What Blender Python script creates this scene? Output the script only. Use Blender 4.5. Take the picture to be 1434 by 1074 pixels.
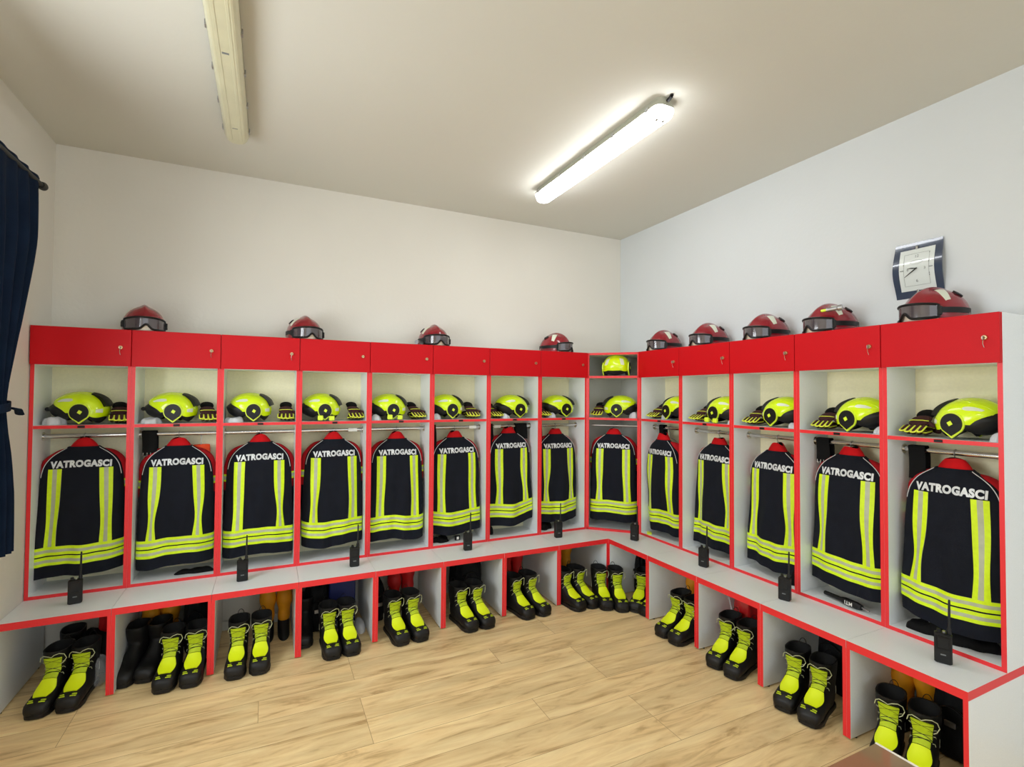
import bpy, math, random
from mathutils import Vector, Matrix, Euler
PI = math.pi
sc = bpy.context.scene
for o in list(bpy.data.objects): bpy.data.objects.remove(o)
COL = sc.collection

# ------------------------------------------------------------------ camera
cam_data = bpy.data.cameras.new('camera'); cam = bpy.data.objects.new('camera', cam_data); COL.objects.link(cam)
cam_data.sensor_fit = 'HORIZONTAL'; cam_data.sensor_width = 36.0
cam_data.lens = 36.0 * 711.5 / 1434.0
cam_data.clip_start = 0.02
def cam_matrix(yaw, pitch, roll):
    cy, sy, cp, sp = math.cos(yaw), math.sin(yaw), math.cos(pitch), math.sin(pitch)
    f = Vector((sy*cp, cy*cp, sp)); r = Vector((cy, -sy, 0)); u = r.cross(f)
    cr, sr = math.cos(roll), math.sin(roll)
    r2 = r*cr + u*sr; u2 = -r*sr + u*cr
    return Matrix((( r2.x, u2.x, -f.x), (r2.y, u2.y, -f.y), (r2.z, u2.z, -f.z)))
m = cam_matrix(.4467, .0225, .0070).to_4x4(); m.translation = Vector((-3.013, -3.882, 1.576))
cam.matrix_world = m
sc.camera = cam

# ------------------------------------------------------------------ view, world
vs = sc.view_settings
sc.display_settings.display_device = 'sRGB'
vs.view_transform = 'Standard'; vs.look = 'None'; vs.gamma = 1.0; vs.use_curve_mapping = False
vs.exposure = -0.28
world = bpy.data.worlds.new('daylight'); sc.world = world; world.use_nodes = True
bg = world.node_tree.nodes['Background']; bg.inputs['Color'].default_value = (0.86, 0.94, 1.0, 1); bg.inputs['Strength'].default_value = 2.1
LAMP_ON = 24.0          # emission of a lit tube fitting
def area(name, loc, rot, sx, sy, energy, color):
    d = bpy.data.lights.new(name, 'AREA'); d.shape = 'RECTANGLE'; d.size = sx; d.size_y = sy; d.energy = energy; d.color = color
    o = bpy.data.objects.new(name, d); COL.objects.link(o); o.location = loc; o.rotation_euler = rot; return o
# daylight through the window of the left wall
area('window_daylight', (-4.55, -2.05, 1.75), (0, -PI/2, 0), 1.6, 1.5, 95, (0.93, 0.97, 1.0))

# ------------------------------------------------------------------ materials
def lin(c):
    return tuple(((v/255.)/12.92 if v/255. <= .04045 else ((v/255.+.055)/1.055)**2.4) for v in c)
def mat(name, rgb, rough=.5, metal=0., spec=.5, noise=0., nscale=20., bump=0., bscale=200., coat=0., emit=None, estr=0., alpha=1., trans=0.):
    m = bpy.data.materials.new(name); m.use_nodes = True
    nt = m.node_tree; b = nt.nodes['Principled BSDF']
    c = lin(rgb)
    b.inputs['Base Color'].default_value = (*c, 1); b.inputs['Roughness'].default_value = rough
    b.inputs['Metallic'].default_value = metal; b.inputs['Specular IOR Level'].default_value = spec
    b.inputs['Coat Weight'].default_value = coat; b.inputs['Alpha'].default_value = alpha
    b.inputs['Transmission Weight'].default_value = trans
    if emit: b.inputs['Emission Color'].default_value = (*emit, 1); b.inputs['Emission Strength'].default_value = estr
    tc = nt.nodes.new('ShaderNodeTexCoord')
    if noise > 0:
        n = nt.nodes.new('ShaderNodeTexNoise'); n.inputs['Scale'].default_value = nscale; n.inputs['Detail'].default_value = 3
        nt.links.new(tc.outputs['Object'], n.inputs['Vector'])
        r = nt.nodes.new('ShaderNodeMapRange'); r.inputs['From Min'].default_value = .3; r.inputs['From Max'].default_value = .7
        r.inputs['To Min'].default_value = 1-noise; r.inputs['To Max'].default_value = 1+noise
        nt.links.new(n.outputs['Fac'], r.inputs['Value'])
        mx = nt.nodes.new('ShaderNodeVectorMath'); mx.operation = 'SCALE'; mx.inputs[0].default_value = c
        nt.links.new(r.outputs['Result'], mx.inputs['Scale']); nt.links.new(mx.outputs['Vector'], b.inputs['Base Color'])
    if bump > 0:
        n2 = nt.nodes.new('ShaderNodeTexNoise'); n2.inputs['Scale'].default_value = bscale; n2.inputs['Detail'].default_value = 4
        nt.links.new(tc.outputs['Object'], n2.inputs['Vector'])
        bp = nt.nodes.new('ShaderNodeBump'); bp.inputs['Strength'].default_value = bump; bp.inputs['Distance'].default_value = .004
        nt.links.new(n2.outputs['Fac'], bp.inputs['Height']); nt.links.new(bp.outputs['Normal'], b.inputs['Normal'])
    return m
M = {}
M['wall'] = mat('wall_paint', (212, 216, 217), .85, spec=.2, noise=.02, nscale=1.2, bump=.25, bscale=40)
M['wall_warm'] = mat('wall_paint_warm', (226, 222, 212), .85, spec=.2, noise=.025, nscale=1.2, bump=.25, bscale=40)
M['ceiling'] = mat('ceiling_paint', (214, 212, 202), .9, spec=.2, noise=.02, nscale=.8, bump=.2, bscale=30)
M['white'] = mat('white_melamine', (234, 238, 240), .38, noise=.03, nscale=260)
M['backp'] = mat('hardboard_back', (244, 238, 202), .6, noise=.03, nscale=90)
M['cgrey'] = mat('grey_melamine', (228, 228, 220), .45, noise=.03, nscale=260)
M['red'] = mat('red_laminate', (200, 0, 16), .5, spec=.25, noise=.03, nscale=300)
M['rededge'] = mat('red_edge_band', (232, 44, 50), .4)
M['chrome'] = mat('chrome', (215, 215, 215), .18, metal=1)
M['brass'] = mat('brass', (205, 175, 130), .3, metal=.9)
M['navy'] = mat('navy_aramid_fabric', (15, 19, 30), .85, spec=.25, noise=.18, nscale=14, bump=.5, bscale=500)
M['navy_in'] = mat('dark_lining', (10, 11, 14), .95, spec=.1)
M['redfab'] = mat('red_fabric', (176, 14, 26), .8, spec=.25, noise=.12, nscale=18, bump=.4, bscale=400)
M['collar'] = mat('red_collar_fabric', (196, 8, 18), .8, spec=.25, noise=.1, nscale=20, bump=.3, bscale=400)
M['hiviz'] = mat('fluorescent_yellow_tape', (216, 246, 0), .55, noise=.05, nscale=60)
M['silver'] = mat('silver_reflective_tape', (180, 186, 156), .42, spec=.6, noise=.07, nscale=30)
M['letter'] = mat('silver_letter_foil', (216, 220, 222), .35, spec=.6, noise=.16, nscale=22)
M['piping'] = mat('silver_piping', (214, 214, 214), .4)
M['hyel'] = mat('fluorescent_yellow_shell', (220, 250, 0), .22, coat=.5)
M['hyel2'] = mat('fluorescent_yellow_trim', (226, 250, 60), .35)
M['hblk'] = mat('black_plastic', (15, 15, 16), .45, spec=.35, bump=.1, bscale=300)
M['hlin'] = mat('black_liner', (12, 12, 13), .8)
M['hrefl'] = mat('white_reflective_patch', (222, 226, 206), .35)
M['hred'] = mat('dark_red_shell', (140, 10, 30), .22, coat=.6)
M['foam'] = mat('cream_foam', (235, 225, 205), .8)
M['lens'] = mat('smoked_lens', (92, 84, 88), .06, spec=.8, coat=1, alpha=.72)
M['cloth'] = mat('pale_grey_cloth', (206, 208, 212), .8, noise=.08, nscale=30, bump=.5, bscale=60)
M['glove'] = mat('maroon_black_glove', (58, 14, 20), .8, noise=.3, nscale=30)
M['glove2'] = mat('black_glove', (12, 12, 13), .85, spec=.2, noise=.2, nscale=40)
M['gyel'] = mat('yellow_piping', (232, 240, 70), .6)
M['radio'] = mat('radio_plastic', (20, 21, 22), .5, spec=.35, bump=.15, bscale=500)
M['boot'] = mat('black_boot_leather', (11, 11, 12), .5, spec=.35, noise=.2, nscale=60, bump=.3, bscale=250)
M['rubber'] = mat('black_rubber', (15, 15, 16), .5, spec=.4, bump=.15, bscale=200)
M['lime'] = mat('lime_fabric_shaded', (186, 208, 24), .65, noise=.06, nscale=80)  # tongue colour has its shade mixed in; toe marks share it
M['yelb'] = mat('yellow_boot_panel', (228, 246, 10), .5)
M['lace'] = mat('pale_lime_cord', (196, 200, 160), .8)
M['laceb'] = mat('black_cord', (20, 20, 20), .8)
M['wadery'] = mat('ochre_rubberised_cloth', (214, 140, 0), .6, noise=.1, nscale=14, bump=.4, bscale=30)
M['waderr'] = mat('red_rubberised_cloth', (190, 14, 16), .55, noise=.1, nscale=14, bump=.4, bscale=30)
M['bag'] = mat('black_bag_fabric', (13, 14, 16), .8, spec=.2, noise=.25, nscale=12, bump=.8, bscale=18)
M['plastic'] = mat('clear_plastic_bag', (205, 208, 212), .18, spec=.8, alpha=.3, bump=.9, bscale=16)
M['rplastic'] = mat('red_plastic_bag', (190, 20, 26), .25, spec=.7, bump=.9, bscale=16)
M['blue'] = mat('dark_blue_crate', (12, 26, 92), .5)
M['orange'] = mat('orange_fabric', (240, 74, 20), .7, noise=.1, nscale=30)
M['curtain'] = mat('navy_curtain', (17, 32, 54), .9, spec=.15, noise=.15, nscale=8, bump=.3, bscale=250)
M['rod'] = mat('dark_rod', (26, 26, 26), .5)
M['clockf'] = mat('slate_blue_frame', (50, 62, 84), .2, coat=.6)
M['clockw'] = mat('clock_face', (214, 220, 216), .3, coat=.6)
M['ink'] = mat('grey_print', (120, 124, 124), .5)
M['hand'] = mat('black_hand', (18, 18, 18), .4)
M['lamph'] = mat('grey_lamp_housing', (168, 168, 152), .5)
M['lampoff'] = mat('yellowed_diffuser', (206, 202, 170), .3, coat=.3, noise=.04, nscale=9)
M['lampon'] = mat('lit_diffuser', (255, 255, 255), .4, emit=(0.94, 0.97, 1.0), estr=LAMP_ON)
M['lampon2'] = mat('bright_lit_diffuser', (255, 255, 255), .4, emit=(1.0, .97, .92), estr=LAMP_ON*2.0)
M['table'] = mat('glossy_brown_table', (132, 108, 80), .12, coat=.8, noise=.05, nscale=4)
M['tabglint'] = mat('table_edge_highlight', (236, 232, 220), .2)  # pale colour standing in for the highlight on the table edge
M['wood'] = mat('hanger_wood', (176, 130, 66), .5)
M['glass'] = mat('window_glass', (235, 245, 250), .02, alpha=.12)
M['frame'] = mat('window_frame_white', (235, 235, 235), .4)
M['tag'] = mat('white_tag', (236, 236, 230), .6)
M['metal'] = mat('brushed_metal', (180, 180, 182), .35, metal=1)
# floor laminate: planks running along the back wall
def floor_mat():
    m = bpy.data.materials.new('oak_laminate_planks'); m.use_nodes = True; nt = m.node_tree; L = nt.links; N = nt.nodes
    b = N['Principled BSDF']; g = N.new('ShaderNodeNewGeometry')
    br = N.new('ShaderNodeTexBrick'); br.offset = .37; br.offset_frequency = 3
    br.inputs['Scale'].default_value = 1; br.inputs['Brick Width'].default_value = 1.28; br.inputs['Row Height'].default_value = .19
    br.inputs['Mortar Size'].default_value = .0013; br.inputs['Mortar Smooth'].default_value = .3; br.inputs['Bias'].default_value = 0
    br.inputs['Color1'].default_value = (0, 0, 0, 1); br.inputs['Color2'].default_value = (1, 1, 1, 1)
    L.new(g.outputs['Position'], br.inputs['Vector'])
    sep = N.new('ShaderNodeSeparateColor'); L.new(br.outputs['Color'], sep.inputs['Color'])
    off = N.new('ShaderNodeVectorMath'); off.operation = 'MULTIPLY_ADD'
    off.inputs[1].default_value = (1, 1, 1)
    cmb = N.new('ShaderNodeCombineXYZ'); 
    mul = N.new('ShaderNodeMath'); mul.operation = 'MULTIPLY'; mul.inputs[1].default_value = 7.3; L.new(sep.outputs['Red'], mul.inputs[0])
    L.new(mul.outputs[0], cmb.inputs['X']); L.new(mul.outputs[0], cmb.inputs['Z'])
    L.new(g.outputs['Position'], off.inputs[0]); L.new(cmb.outputs['Vector'], off.inputs[2])
    mp = N.new('ShaderNodeMapping'); mp.inputs['Scale'].default_value = (2.6, 17, 1); L.new(off.outputs['Vector'], mp.inputs['Vector'])
    n1 = N.new('ShaderNodeTexNoise'); n1.inputs['Scale'].default_value = 1; n1.inputs['Detail'].default_value = 7; n1.inputs['Roughness'].default_value = .62; n1.inputs['Distortion'].default_value = .9
    L.new(mp.outputs['Vector'], n1.inputs['Vector'])
    mp2 = N.new('ShaderNodeMapping'); mp2.inputs['Scale'].default_value = (1.1, 5, 1); L.new(off.outputs['Vector'], mp2.inputs['Vector'])
    n2 = N.new('ShaderNodeTexNoise'); n2.inputs['Scale'].default_value = 1.4; n2.inputs['Detail'].default_value = 3; L.new(mp2.outputs['Vector'], n2.inputs['Vector'])
    cr = N.new('ShaderNodeValToRGB'); e = cr.color_ramp.elements
    e[0].position = .28; e[0].color = (*lin((178, 142, 92)), 1); e[1].position = .68; e[1].color = (*lin((250, 226, 172)), 1)
    k = e.new(.45); k.color = (*lin((232, 202, 148)), 1)
    L.new(n1.outputs['Fac'], cr.inputs['Fac'])
    mr = N.new('ShaderNodeMapRange'); mr.inputs['From Min'].default_value = .3; mr.inputs['From Max'].default_value = .7; mr.inputs['To Min'].default_value = .86; mr.inputs['To Max'].default_value = 1.1
    L.new(n2.outputs['Fac'], mr.inputs['Value'])
    mr2 = N.new('ShaderNodeMapRange'); mr2.inputs['To Min'].default_value = .93; mr2.inputs['To Max'].default_value = 1.05; L.new(sep.outputs['Red'], mr2.inputs['Value'])
    mm = N.new('ShaderNodeMath'); mm.operation = 'MULTIPLY'; L.new(mr.outputs['Result'], mm.inputs[0]); L.new(mr2.outputs['Result'], mm.inputs[1])
    sc_ = N.new('ShaderNodeVectorMath'); sc_.operation = 'SCALE'; L.new(cr.outputs['Color'], sc_.inputs[0]); L.new(mm.outputs[0], sc_.inputs['Scale'])
    mix = N.new('ShaderNodeMix'); mix.data_type = 'RGBA'; L.new(br.outputs['Fac'], mix.inputs['Factor'])
    L.new(sc_.outputs['Vector'], mix.inputs['A']); mix.inputs['B'].default_value = (*lin((168, 134, 92)), 1)
    L.new(mix.outputs['Result'], b.inputs['Base Color']); b.inputs['Roughness'].default_value = .42
    bp = N.new('ShaderNodeBump'); bp.inputs['Strength'].default_value = .08; bp.inputs['Distance'].default_value = .003
    L.new(n1.outputs['Fac'], bp.inputs['Height']); L.new(bp.outputs['Normal'], b.inputs['Normal'])
    return m
M['floor'] = floor_mat()

# ------------------------------------------------------------------ mesh helpers
class MB:
    def __init__(s): s.v = []; s.f = []; s.m = []; s.mats = []
    def mi(s, m):
        if m not in s.mats: s.mats.append(m)
        return s.mats.index(m)
    def add(s, vs_, fs, m):
        o = len(s.v); s.v += [tuple(v) for v in vs_]; i = s.mi(m) if isinstance(m, str) else None
        for k, f in enumerate(fs):
            s.f.append(tuple(o+q for q in f)); s.m.append(i if i is not None else s.mi(m[k]))
        return s
    def box(s, x0, x1, y0, y1, z0, z1, m, front=None, bottom=None, top=None, right=None):
        v = [(x0,y0,z0),(x1,y0,z0),(x1,y1,z0),(x0,y1,z0),(x0,y0,z1),(x1,y0,z1),(x1,y1,z1),(x0,y1,z1)]
        f = [(0,3,2,1),(4,5,6,7),(0,1,5,4),(2,3,7,6),(1,2,6,5),(3,0,4,7)]
        return s.add(v, f, [bottom or m, top or m, front or m, m, right or m, m])
    def rbox(s, c, h, m, r=.004, rot=None, taper=1.):
        # box with chamfered edges; c centre, h half sizes
        vs_ = []; hx, hy, hz = h
        for zz, k, t in ((-hz, 1, 1), (-hz+r, 0, 1), (hz-r, 0, taper), (hz, 1, taper)):
            a, b = hx*t-(r if k else 0), hy*t-(r if k else 0); q = r*.9
            vs_ += [(a-q,-b,zz),(a,-b+q,zz),(a,b-q,zz),(a-q,b,zz),(-a+q,b,zz),(-a,b-q,zz),(-a,-b+q,zz),(-a+q,-b,zz)]
        fs = [tuple(range(7,-1,-1)), tuple(range(24,32))]
        for i in range(3):
            for j in range(8): fs.append((i*8+j, i*8+(j+1)%8, (i+1)*8+(j+1)%8, (i+1)*8+j))
        R_ = rot.to_matrix() if rot else Matrix.Identity(3); c = Vector(c)
        return s.add([R_ @ Vector(v) + c for v in vs_], fs, m)
    def prism(s, pts, z0, z1, m, side=None):
        n = len(pts); v = [(x,y,z0) for x,y in pts] + [(x,y,z1) for x,y in pts]
        f = [tuple(range(n-1,-1,-1)), tuple(range(n,2*n))] + [(i,(i+1)%n,n+(i+1)%n,n+i) for i in range(n)]
        mm = [m, m] + [(side[i] if side and side[i] else m) for i in range(n)]
        return s.add(v, f, mm)
    def grid(s, fn, nu, nv, m, closeu=False):
        # fn(i/nu, j/nv) ; faces quads
        o = []; cu = nu if closeu else nu+1
        for j in range(nv+1):
            for i in range(cu): o.append(fn(i/nu, j/nv))
        f = []
        for j in range(nv):
            for i in range(nu):
                a = j*cu+i; b = j*cu+(i+1)%cu; f.append((a, b, b+cu, a+cu))
        if callable(m): mm = [m((i+.5)/nu, (j+.5)/nv) for j in range(nv) for i in range(nu)]
        else: mm = m
        return s.add(o, f, mm)
    def tube(s, path, r, m, n=8, cap=True, flat=None):
        P = [Vector(p) for p in path]; rr = r if isinstance(r, (list, tuple)) else [r]*len(P)
        vs_ = []; prev = None
        for i, p in enumerate(P):
            t = (P[min(i+1, len(P)-1)] - P[max(i-1, 0)]); t = t.normalized() if t.length > 1e-9 else Vector((0,0,1))
            if prev is None:
                a = Vector((0,0,1)) if abs(t.z) < .9 else Vector((1,0,0)); nrm = t.cross(a).normalized()
            else:
                nrm = prev - t*prev.dot(t); nrm = nrm.normalized() if nrm.length > 1e-6 else t.orthogonal().normalized()
            prev = nrm; bn = t.cross(nrm)
            for k in range(n):
                a = 2*PI*k/n; q = flat if flat else 1
                vs_.append(p + nrm*math.cos(a)*rr[i] + bn*math.sin(a)*rr[i]*q)
        f = [(i*n+k, i*n+(k+1)%n, (i+1)*n+(k+1)%n, (i+1)*n+k) for i in range(len(P)-1) for k in range(n)]
        if cap: f += [tuple(range(n-1,-1,-1)), tuple((len(P)-1)*n+k for k in range(n))]
        return s.add(vs_, f, m)
    def cyl(s, a, b, r, m, n=20, r2=None): return s.tube([a, b], [r, r if r2 is None else r2], m, n)
    def build(s, name, parent=None, smooth=True, loc=None, rot=None, angle=40, recalc=True):
        me = bpy.data.meshes.new(name); me.from_pydata(s.v, [], s.f); me.update()
        for q in s.mats: me.materials.append(M[q])
        me.polygons.foreach_set('material_index', s.m)
        if recalc:
            import bmesh
            bm = bmesh.new(); bm.from_mesh(me); bmesh.ops.recalc_face_normals(bm, faces=bm.faces); bm.to_mesh(me); bm.free()
        if smooth:
            me.polygons.foreach_set('use_smooth', [True]*len(me.polygons))
            try: me.set_sharp_from_angle(angle=math.radians(angle))
            except Exception: pass
        o = bpy.data.objects.new(name, me); COL.objects.link(o)
        if parent: o.parent = parent
        if loc is not None: o.location = loc
        if rot is not None: o.rotation_euler = rot
        return o
def patch(mb, surf, fn, nu, nv, off, m, base=-.002):
    """raised patch on surf(s,t): fn(a,b) -> (s,t), a,b in 0..1, with a skirt so that it has thickness"""
    e = 1e-3; top = []; bot = []
    for j in range(nv+1):
        for i in range(nu+1):
            q = fn(i/nu, j/nv); p = surf(*q)
            n = (surf(q[0]+e, q[1]) - p).cross(surf(q[0], q[1]+e) - p)
            n = n.normalized() if n.length > 1e-12 else Vector((0,-1,0))
            c = surf.center(*q)
            if n.dot(p-c) < 0: n = -n
            top.append(p+n*off); bot.append(p+n*base)
    w_ = nu+1; N_ = len(top)
    f = [(j*w_+i, j*w_+i+1, (j+1)*w_+i+1, (j+1)*w_+i) for j in range(nv) for i in range(nu)]
    mm = [m(( i+.5)/nu, (j+.5)/nv) if callable(m) else m for j in range(nv) for i in range(nu)]
    ring = [i for i in range(w_)] + [j*w_+nu for j in range(1, nv+1)] + [nv*w_+i for i in range(nu-1, -1, -1)] + [j*w_ for j in range(nv-1, 0, -1)]
    dm = m(.5, .02) if callable(m) else m
    for a, b in zip(ring, ring[1:]+ring[:1]):
        f.append((a, b, N_+b, N_+a)); mm.append(dm)
    mb.add(top+bot, f, mm)
def catmull(tab, x):
    n = len(tab); x = min(max(x, 0), n-1-1e-6); i = int(x); t = x-i
    p0, p1, p2, p3 = tab[max(i-1,0)], tab[i], tab[min(i+1,n-1)], tab[min(i+2,n-1)]
    return [.5*(2*b+(c-a)*t+(2*a-5*b+4*c-d)*t*t+(3*b-a-3*c+d)*t**3) for a, b, c, d in zip(p0, p1, p2, p3)]
def lerpt(tab, x):
    if x <= tab[0][0]: return tab[0][1]
    for (a, b), (c, d) in zip(tab, tab[1:]):
        if x <= c: 
            t = (x-a)/(c-a); return b+(d-b)*t
    return tab[-1][1]
def empty(name, label, cat, loc=(0,0,0), rz=0, group=None):
    o = bpy.data.objects.new(name, None); COL.objects.link(o); o.empty_display_size = .05
    o.location = loc; o.rotation_euler = (0, 0, rz); o['label'] = label; o['category'] = cat
    if group: o['group'] = group
    return o
def tag(o, label, cat, group=None):
    o['label'] = label; o['category'] = cat
    if group: o['group'] = group
    return o
def struct(o): o['kind'] = 'structure'; return o
KIDS = {}
def dup(root, loc, rot, label, group=None):
    r = root.copy(); COL.objects.link(r); r.location = loc; r.rotation_euler = rot; r['label'] = label
    if group: r['group'] = group
    for ch in list(root.children):
        c = ch.copy(); COL.objects.link(c); c.parent = r
        for g in list(ch.children):
            d = g.copy(); COL.objects.link(d); d.parent = c
    return r
_txt = {}
def text_mesh(body, size, offset=0., extrude=.0006, space=1.):
    """flat letter mesh (x,y,z verts + polys) centred on x, baseline at y=0"""
    k = (body, size, offset, space)
    if k in _txt: return _txt[k]
    cu = bpy.data.curves.new('tmp_text', 'FONT'); cu.body = body; cu.size = size; cu.offset = offset; cu.extrude = extrude
    cu.align_x = 'CENTER'; cu.resolution_u = 4; cu.space_character = space
    o = bpy.data.objects.new('tmp_text', cu); COL.objects.link(o)
    dg = bpy.context.evaluated_depsgraph_get(); me = o.evaluated_get(dg).to_mesh()
    V = [v.co.copy() for v in me.vertices]; F = [tuple(p.vertices) for p in me.polygons]
    o.evaluated_get(dg).to_mesh_clear(); bpy.data.objects.remove(o); bpy.data.curves.remove(cu)
    _txt[k] = (V, F); return _txt[k]

# ------------------------------------------------------------------ dimensions
XL = -4.185                       # left wall
D, B, ZB, ZT, ZD, W, WR, H = .270, .311, .451, 1.936, 1.725, .45, .4565, 3.062
C = D + B                         # where both runs stop at the corner
BW, RWX = .022, -.004             # planes of back wall (y) and right wall (x)
T = .018
SH = 1.39                         # top of the helmet shelf
YF = -6.6
# bay frames: function local(lx, ly) -> world ; ly = -D is the front plane
s2 = math.sqrt(.5)
cmid = Vector((-(C+D)/2, -(C+D)/2))
def bay(name):
    """returns (origin xy, rotz, width)"""
    if name[0] == 'L': k = int(name[1]); return Vector((-C-k*W, 0)), 0., W
    if name[0] == 'R': k = int(name[1]); return Vector((0, -C-(k-1)*WR)), -PI/2, WR
    o = cmid + Vector((s2, s2))*D - Vector((s2, -s2))*.22
    return o, -PI/4, .44
def at(name, lx, ly, z=0.):
    o, rz, w_ = bay(name); c, s = math.cos(rz), math.sin(rz)
    return Vector((o.x + lx*c - ly*s, o.y + lx*s + ly*c, z))
def rz(name): return bay(name)[1]
BAYS = ['L8','L7','L6','L5','L4','L3','L2','L1','C0','R1','R2','R3','R4','R5']
ORD = {'L8':'first bay from the curtain', 'L7':'second bay from the curtain', 'L6':'third bay from the curtain', 'L5':'fourth bay from the curtain',
       'L4':'fifth bay from the curtain', 'L3':'sixth bay from the curtain', 'L2':'seventh bay from the curtain', 'L1':'eighth bay, left of the corner unit',
       'C0':'diagonal corner bay', 'R1':'bay just right of the corner unit', 'R2':'second bay right of the corner unit', 'R3':'third bay right of the corner unit',
       'R4':'fourth bay right of the corner unit', 'R5':'last bay on the right'}

# ------------------------------------------------------------------ room
b = MB(); b.box(XL-.2, .2, YF, BW+.2, -.08, 0, 'floor'); struct(b.build('floor', smooth=False))
b = MB(); b.box(XL-.2, .2, YF, BW+.2, H, H+.1, 'ceiling'); struct(b.build('ceiling', smooth=False))
b = MB(); b.box(XL-.2, .2, BW, BW+.15, 0, H, 'wall_warm'); struct(b.build('wall_back', smooth=False))
b = MB(); b.box(RWX, .2, YF, BW, 0, H, 'wall'); struct(b.build('wall_right', smooth=False))
wy0, wy1, wz0, wz1 = -2.8, -1.15, 1.0, 2.5
b = MB(); b.box(XL-.2, XL, wy1, BW, 0, H, 'wall_warm'); b.box(XL-.2, XL, YF, wy0, 0, H, 'wall_warm'); b.box(XL-.2, XL, wy0, wy1, 0, wz0, 'wall_warm'); b.box(XL-.2, XL, wy0, wy1, wz1, H, 'wall_warm')
struct(b.build('wall_left', smooth=False))
b = MB()
for y0, y1, z0, z1 in ((wy0, wy0+.06, wz0, wz1), (wy1-.06, wy1, wz0, wz1), (wy0+.06, wy1-.06, wz0, wz0+.06), (wy0+.06, wy1-.06, wz1-.06, wz1), (-2.0, -1.94, wz0+.06, wz1-.06)):
    b.box(XL-.14, XL-.07, y0, y1, z0, z1, 'frame')
wn = b.build('window_1', smooth=False); struct(wn)
b = MB(); b.box(XL-.11, XL-.105, wy0+.06, wy1-.06, wz0+.06, wz1-.06, 'glass'); b.build('pane', wn, smooth=False)
b = MB(); b.box(XL+.001, RWX-.001, BW-.014, BW-.0005, .0, .06, 'cgrey'); struct(b.build('baseboard_back', smooth=False))

# ------------------------------------------------------------------ lockers
def lock(parent, lx, z):
    b = MB(); y = -D-.019
    b.tube([(lx, y+.002, z), (lx, y-.006, z), (lx, y-.009, z)], [.011, .011, .009], 'brass', 20)
    b.box(lx-.006, lx+.006, y-.0098, y-.009, z-.0012, z+.0012, 'hand')
    return b
def locker(name):
    o_, rz_, w_ = bay(name)
    t = empty('open_locker', '', 'locker', (o_.x, o_.y, ZB), rz_, 'open lockers along both walls')
    h = ZT-ZB; g = .0002; yb = -.003 if name[0] == 'L' else -.006
    b = MB()
    b.box(g, T, -D, yb, 0, h, 'white', front='rededge'); b.box(w_-T, w_-g, -D, yb, 0, h, 'white', front='rededge')
    b.box(T, w_-T, -D, yb, 0, T, 'white', front='rededge')
    b.box(T, w_-T, -D, yb, h-T, h, 'white', front='rededge')
    b.box(T, w_-T, -D+.004, yb, ZD-ZB-.002, ZD-ZB+T-.002, 'white', front='white')
    b.build('carcass', t, smooth=False)
    b = MB(); b.box(T, w_-T, yb-.012, yb-.006, T, h-T, 'backp'); b.build('back_panel', t, smooth=False)
    b = MB(); b.box(T, w_-T, -D+.001, yb-.013, SH-ZB-T, SH-ZB, 'white', front='rededge'); b.build('shelf', t, smooth=False)
    b = MB(); b.rbox((w_/2, -D-.0095, (ZD+ZT)/2-ZB), (w_/2-.0018, .009, (ZT-ZD)/2), 'red', .0015)
    d = b.build('door', t, smooth=False)
    k = lock(t, w_-.05, 1.832-ZB).build('lock', d)
    if name in ('L8','L7','L6','R1','R2','R3','R4','R5'):
        b = MB(); b.rbox((w_-.05, -D-.034, 1.832-ZB-.002), (.0012, .009, .0085), 'metal', .001)
        b.tube([(w_-.05, -D-.036, 1.826-ZB), (w_-.053, -D-.03, 1.805-ZB), (w_-.05, -D-.026, 1.79-ZB)], .0015, 'chrome', 6)
        b.build('key', d)
    b = MB(); zr = 1.322-ZB; yr = -.13
    b.tube([(T, yr, zr), (w_-T, yr, zr)], .0125, 'chrome', 14)
    for x in (T, w_-T-.004): b.cyl((x, yr, zr), (x+.004, yr, zr), .024, 'chrome')
    r = b.build('clothes_rail', t)
    if name in ('L5', 'L2', 'L3'):
        b = MB(); xx = {'L5': .36, 'L2': .13, 'L3': .37}[name]; b.box(xx-.03, xx+.03, yr-.0142, yr-.0132, zr-.011, zr+.011, 'tag'); b.build('price_tag', t, smooth=False)
    b = MB(); b.rbox((w_*.5, -D-.001, SH-ZB-.009), (.016, .003, .006), 'hblk', .001); b.build('shelf_clip', t, smooth=False)
    t['label'] = 'red-edged white open locker with a red flap door, ' + ORD[name]
    return t
for n in BAYS:
    if n != 'C0': locker(n)
# end panel on the right end shows grey-white; corner unit with a diagonal front
t = empty('corner_locker', 'diagonal open corner locker with grey inside and no door', 'locker', (0, 0, ZB))
h = ZT-ZB; g = .0012
pent = [(-C+g, -.003), (-C+g, -D), (-D, -C+g), (-.006, -C+g), (-.006, -.003)]
pin = [(-C+T, -.004-T), (-C+T, -D+.002), (-D+.002, -C+T), (-.007-T, -C+T), (-.007-T, -.004-T)]
b = MB()
fr = Vector((-s2, -s2))
def diagedge(mb, z0, z1, m='rededge'):
    # solid front rail lying on the diagonal
    p = [Vector((-C+g, -D)), Vector((-D, -C+g))]
    q = [p[0]+Vector((s2, s2))*.016, p[1]+Vector((s2, s2))*.016]
    mb.prism([tuple(p[0]), tuple(p[1]), tuple(q[1]), tuple(q[0])], z0, z1, m)
b.box(-C+g, -C+T, -D-.0, -.003, 0, h, 'cgrey', front='rededge')
b.box(-D-.0, -.006, -C+g, -C+T, 0, h, 'cgrey')
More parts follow.
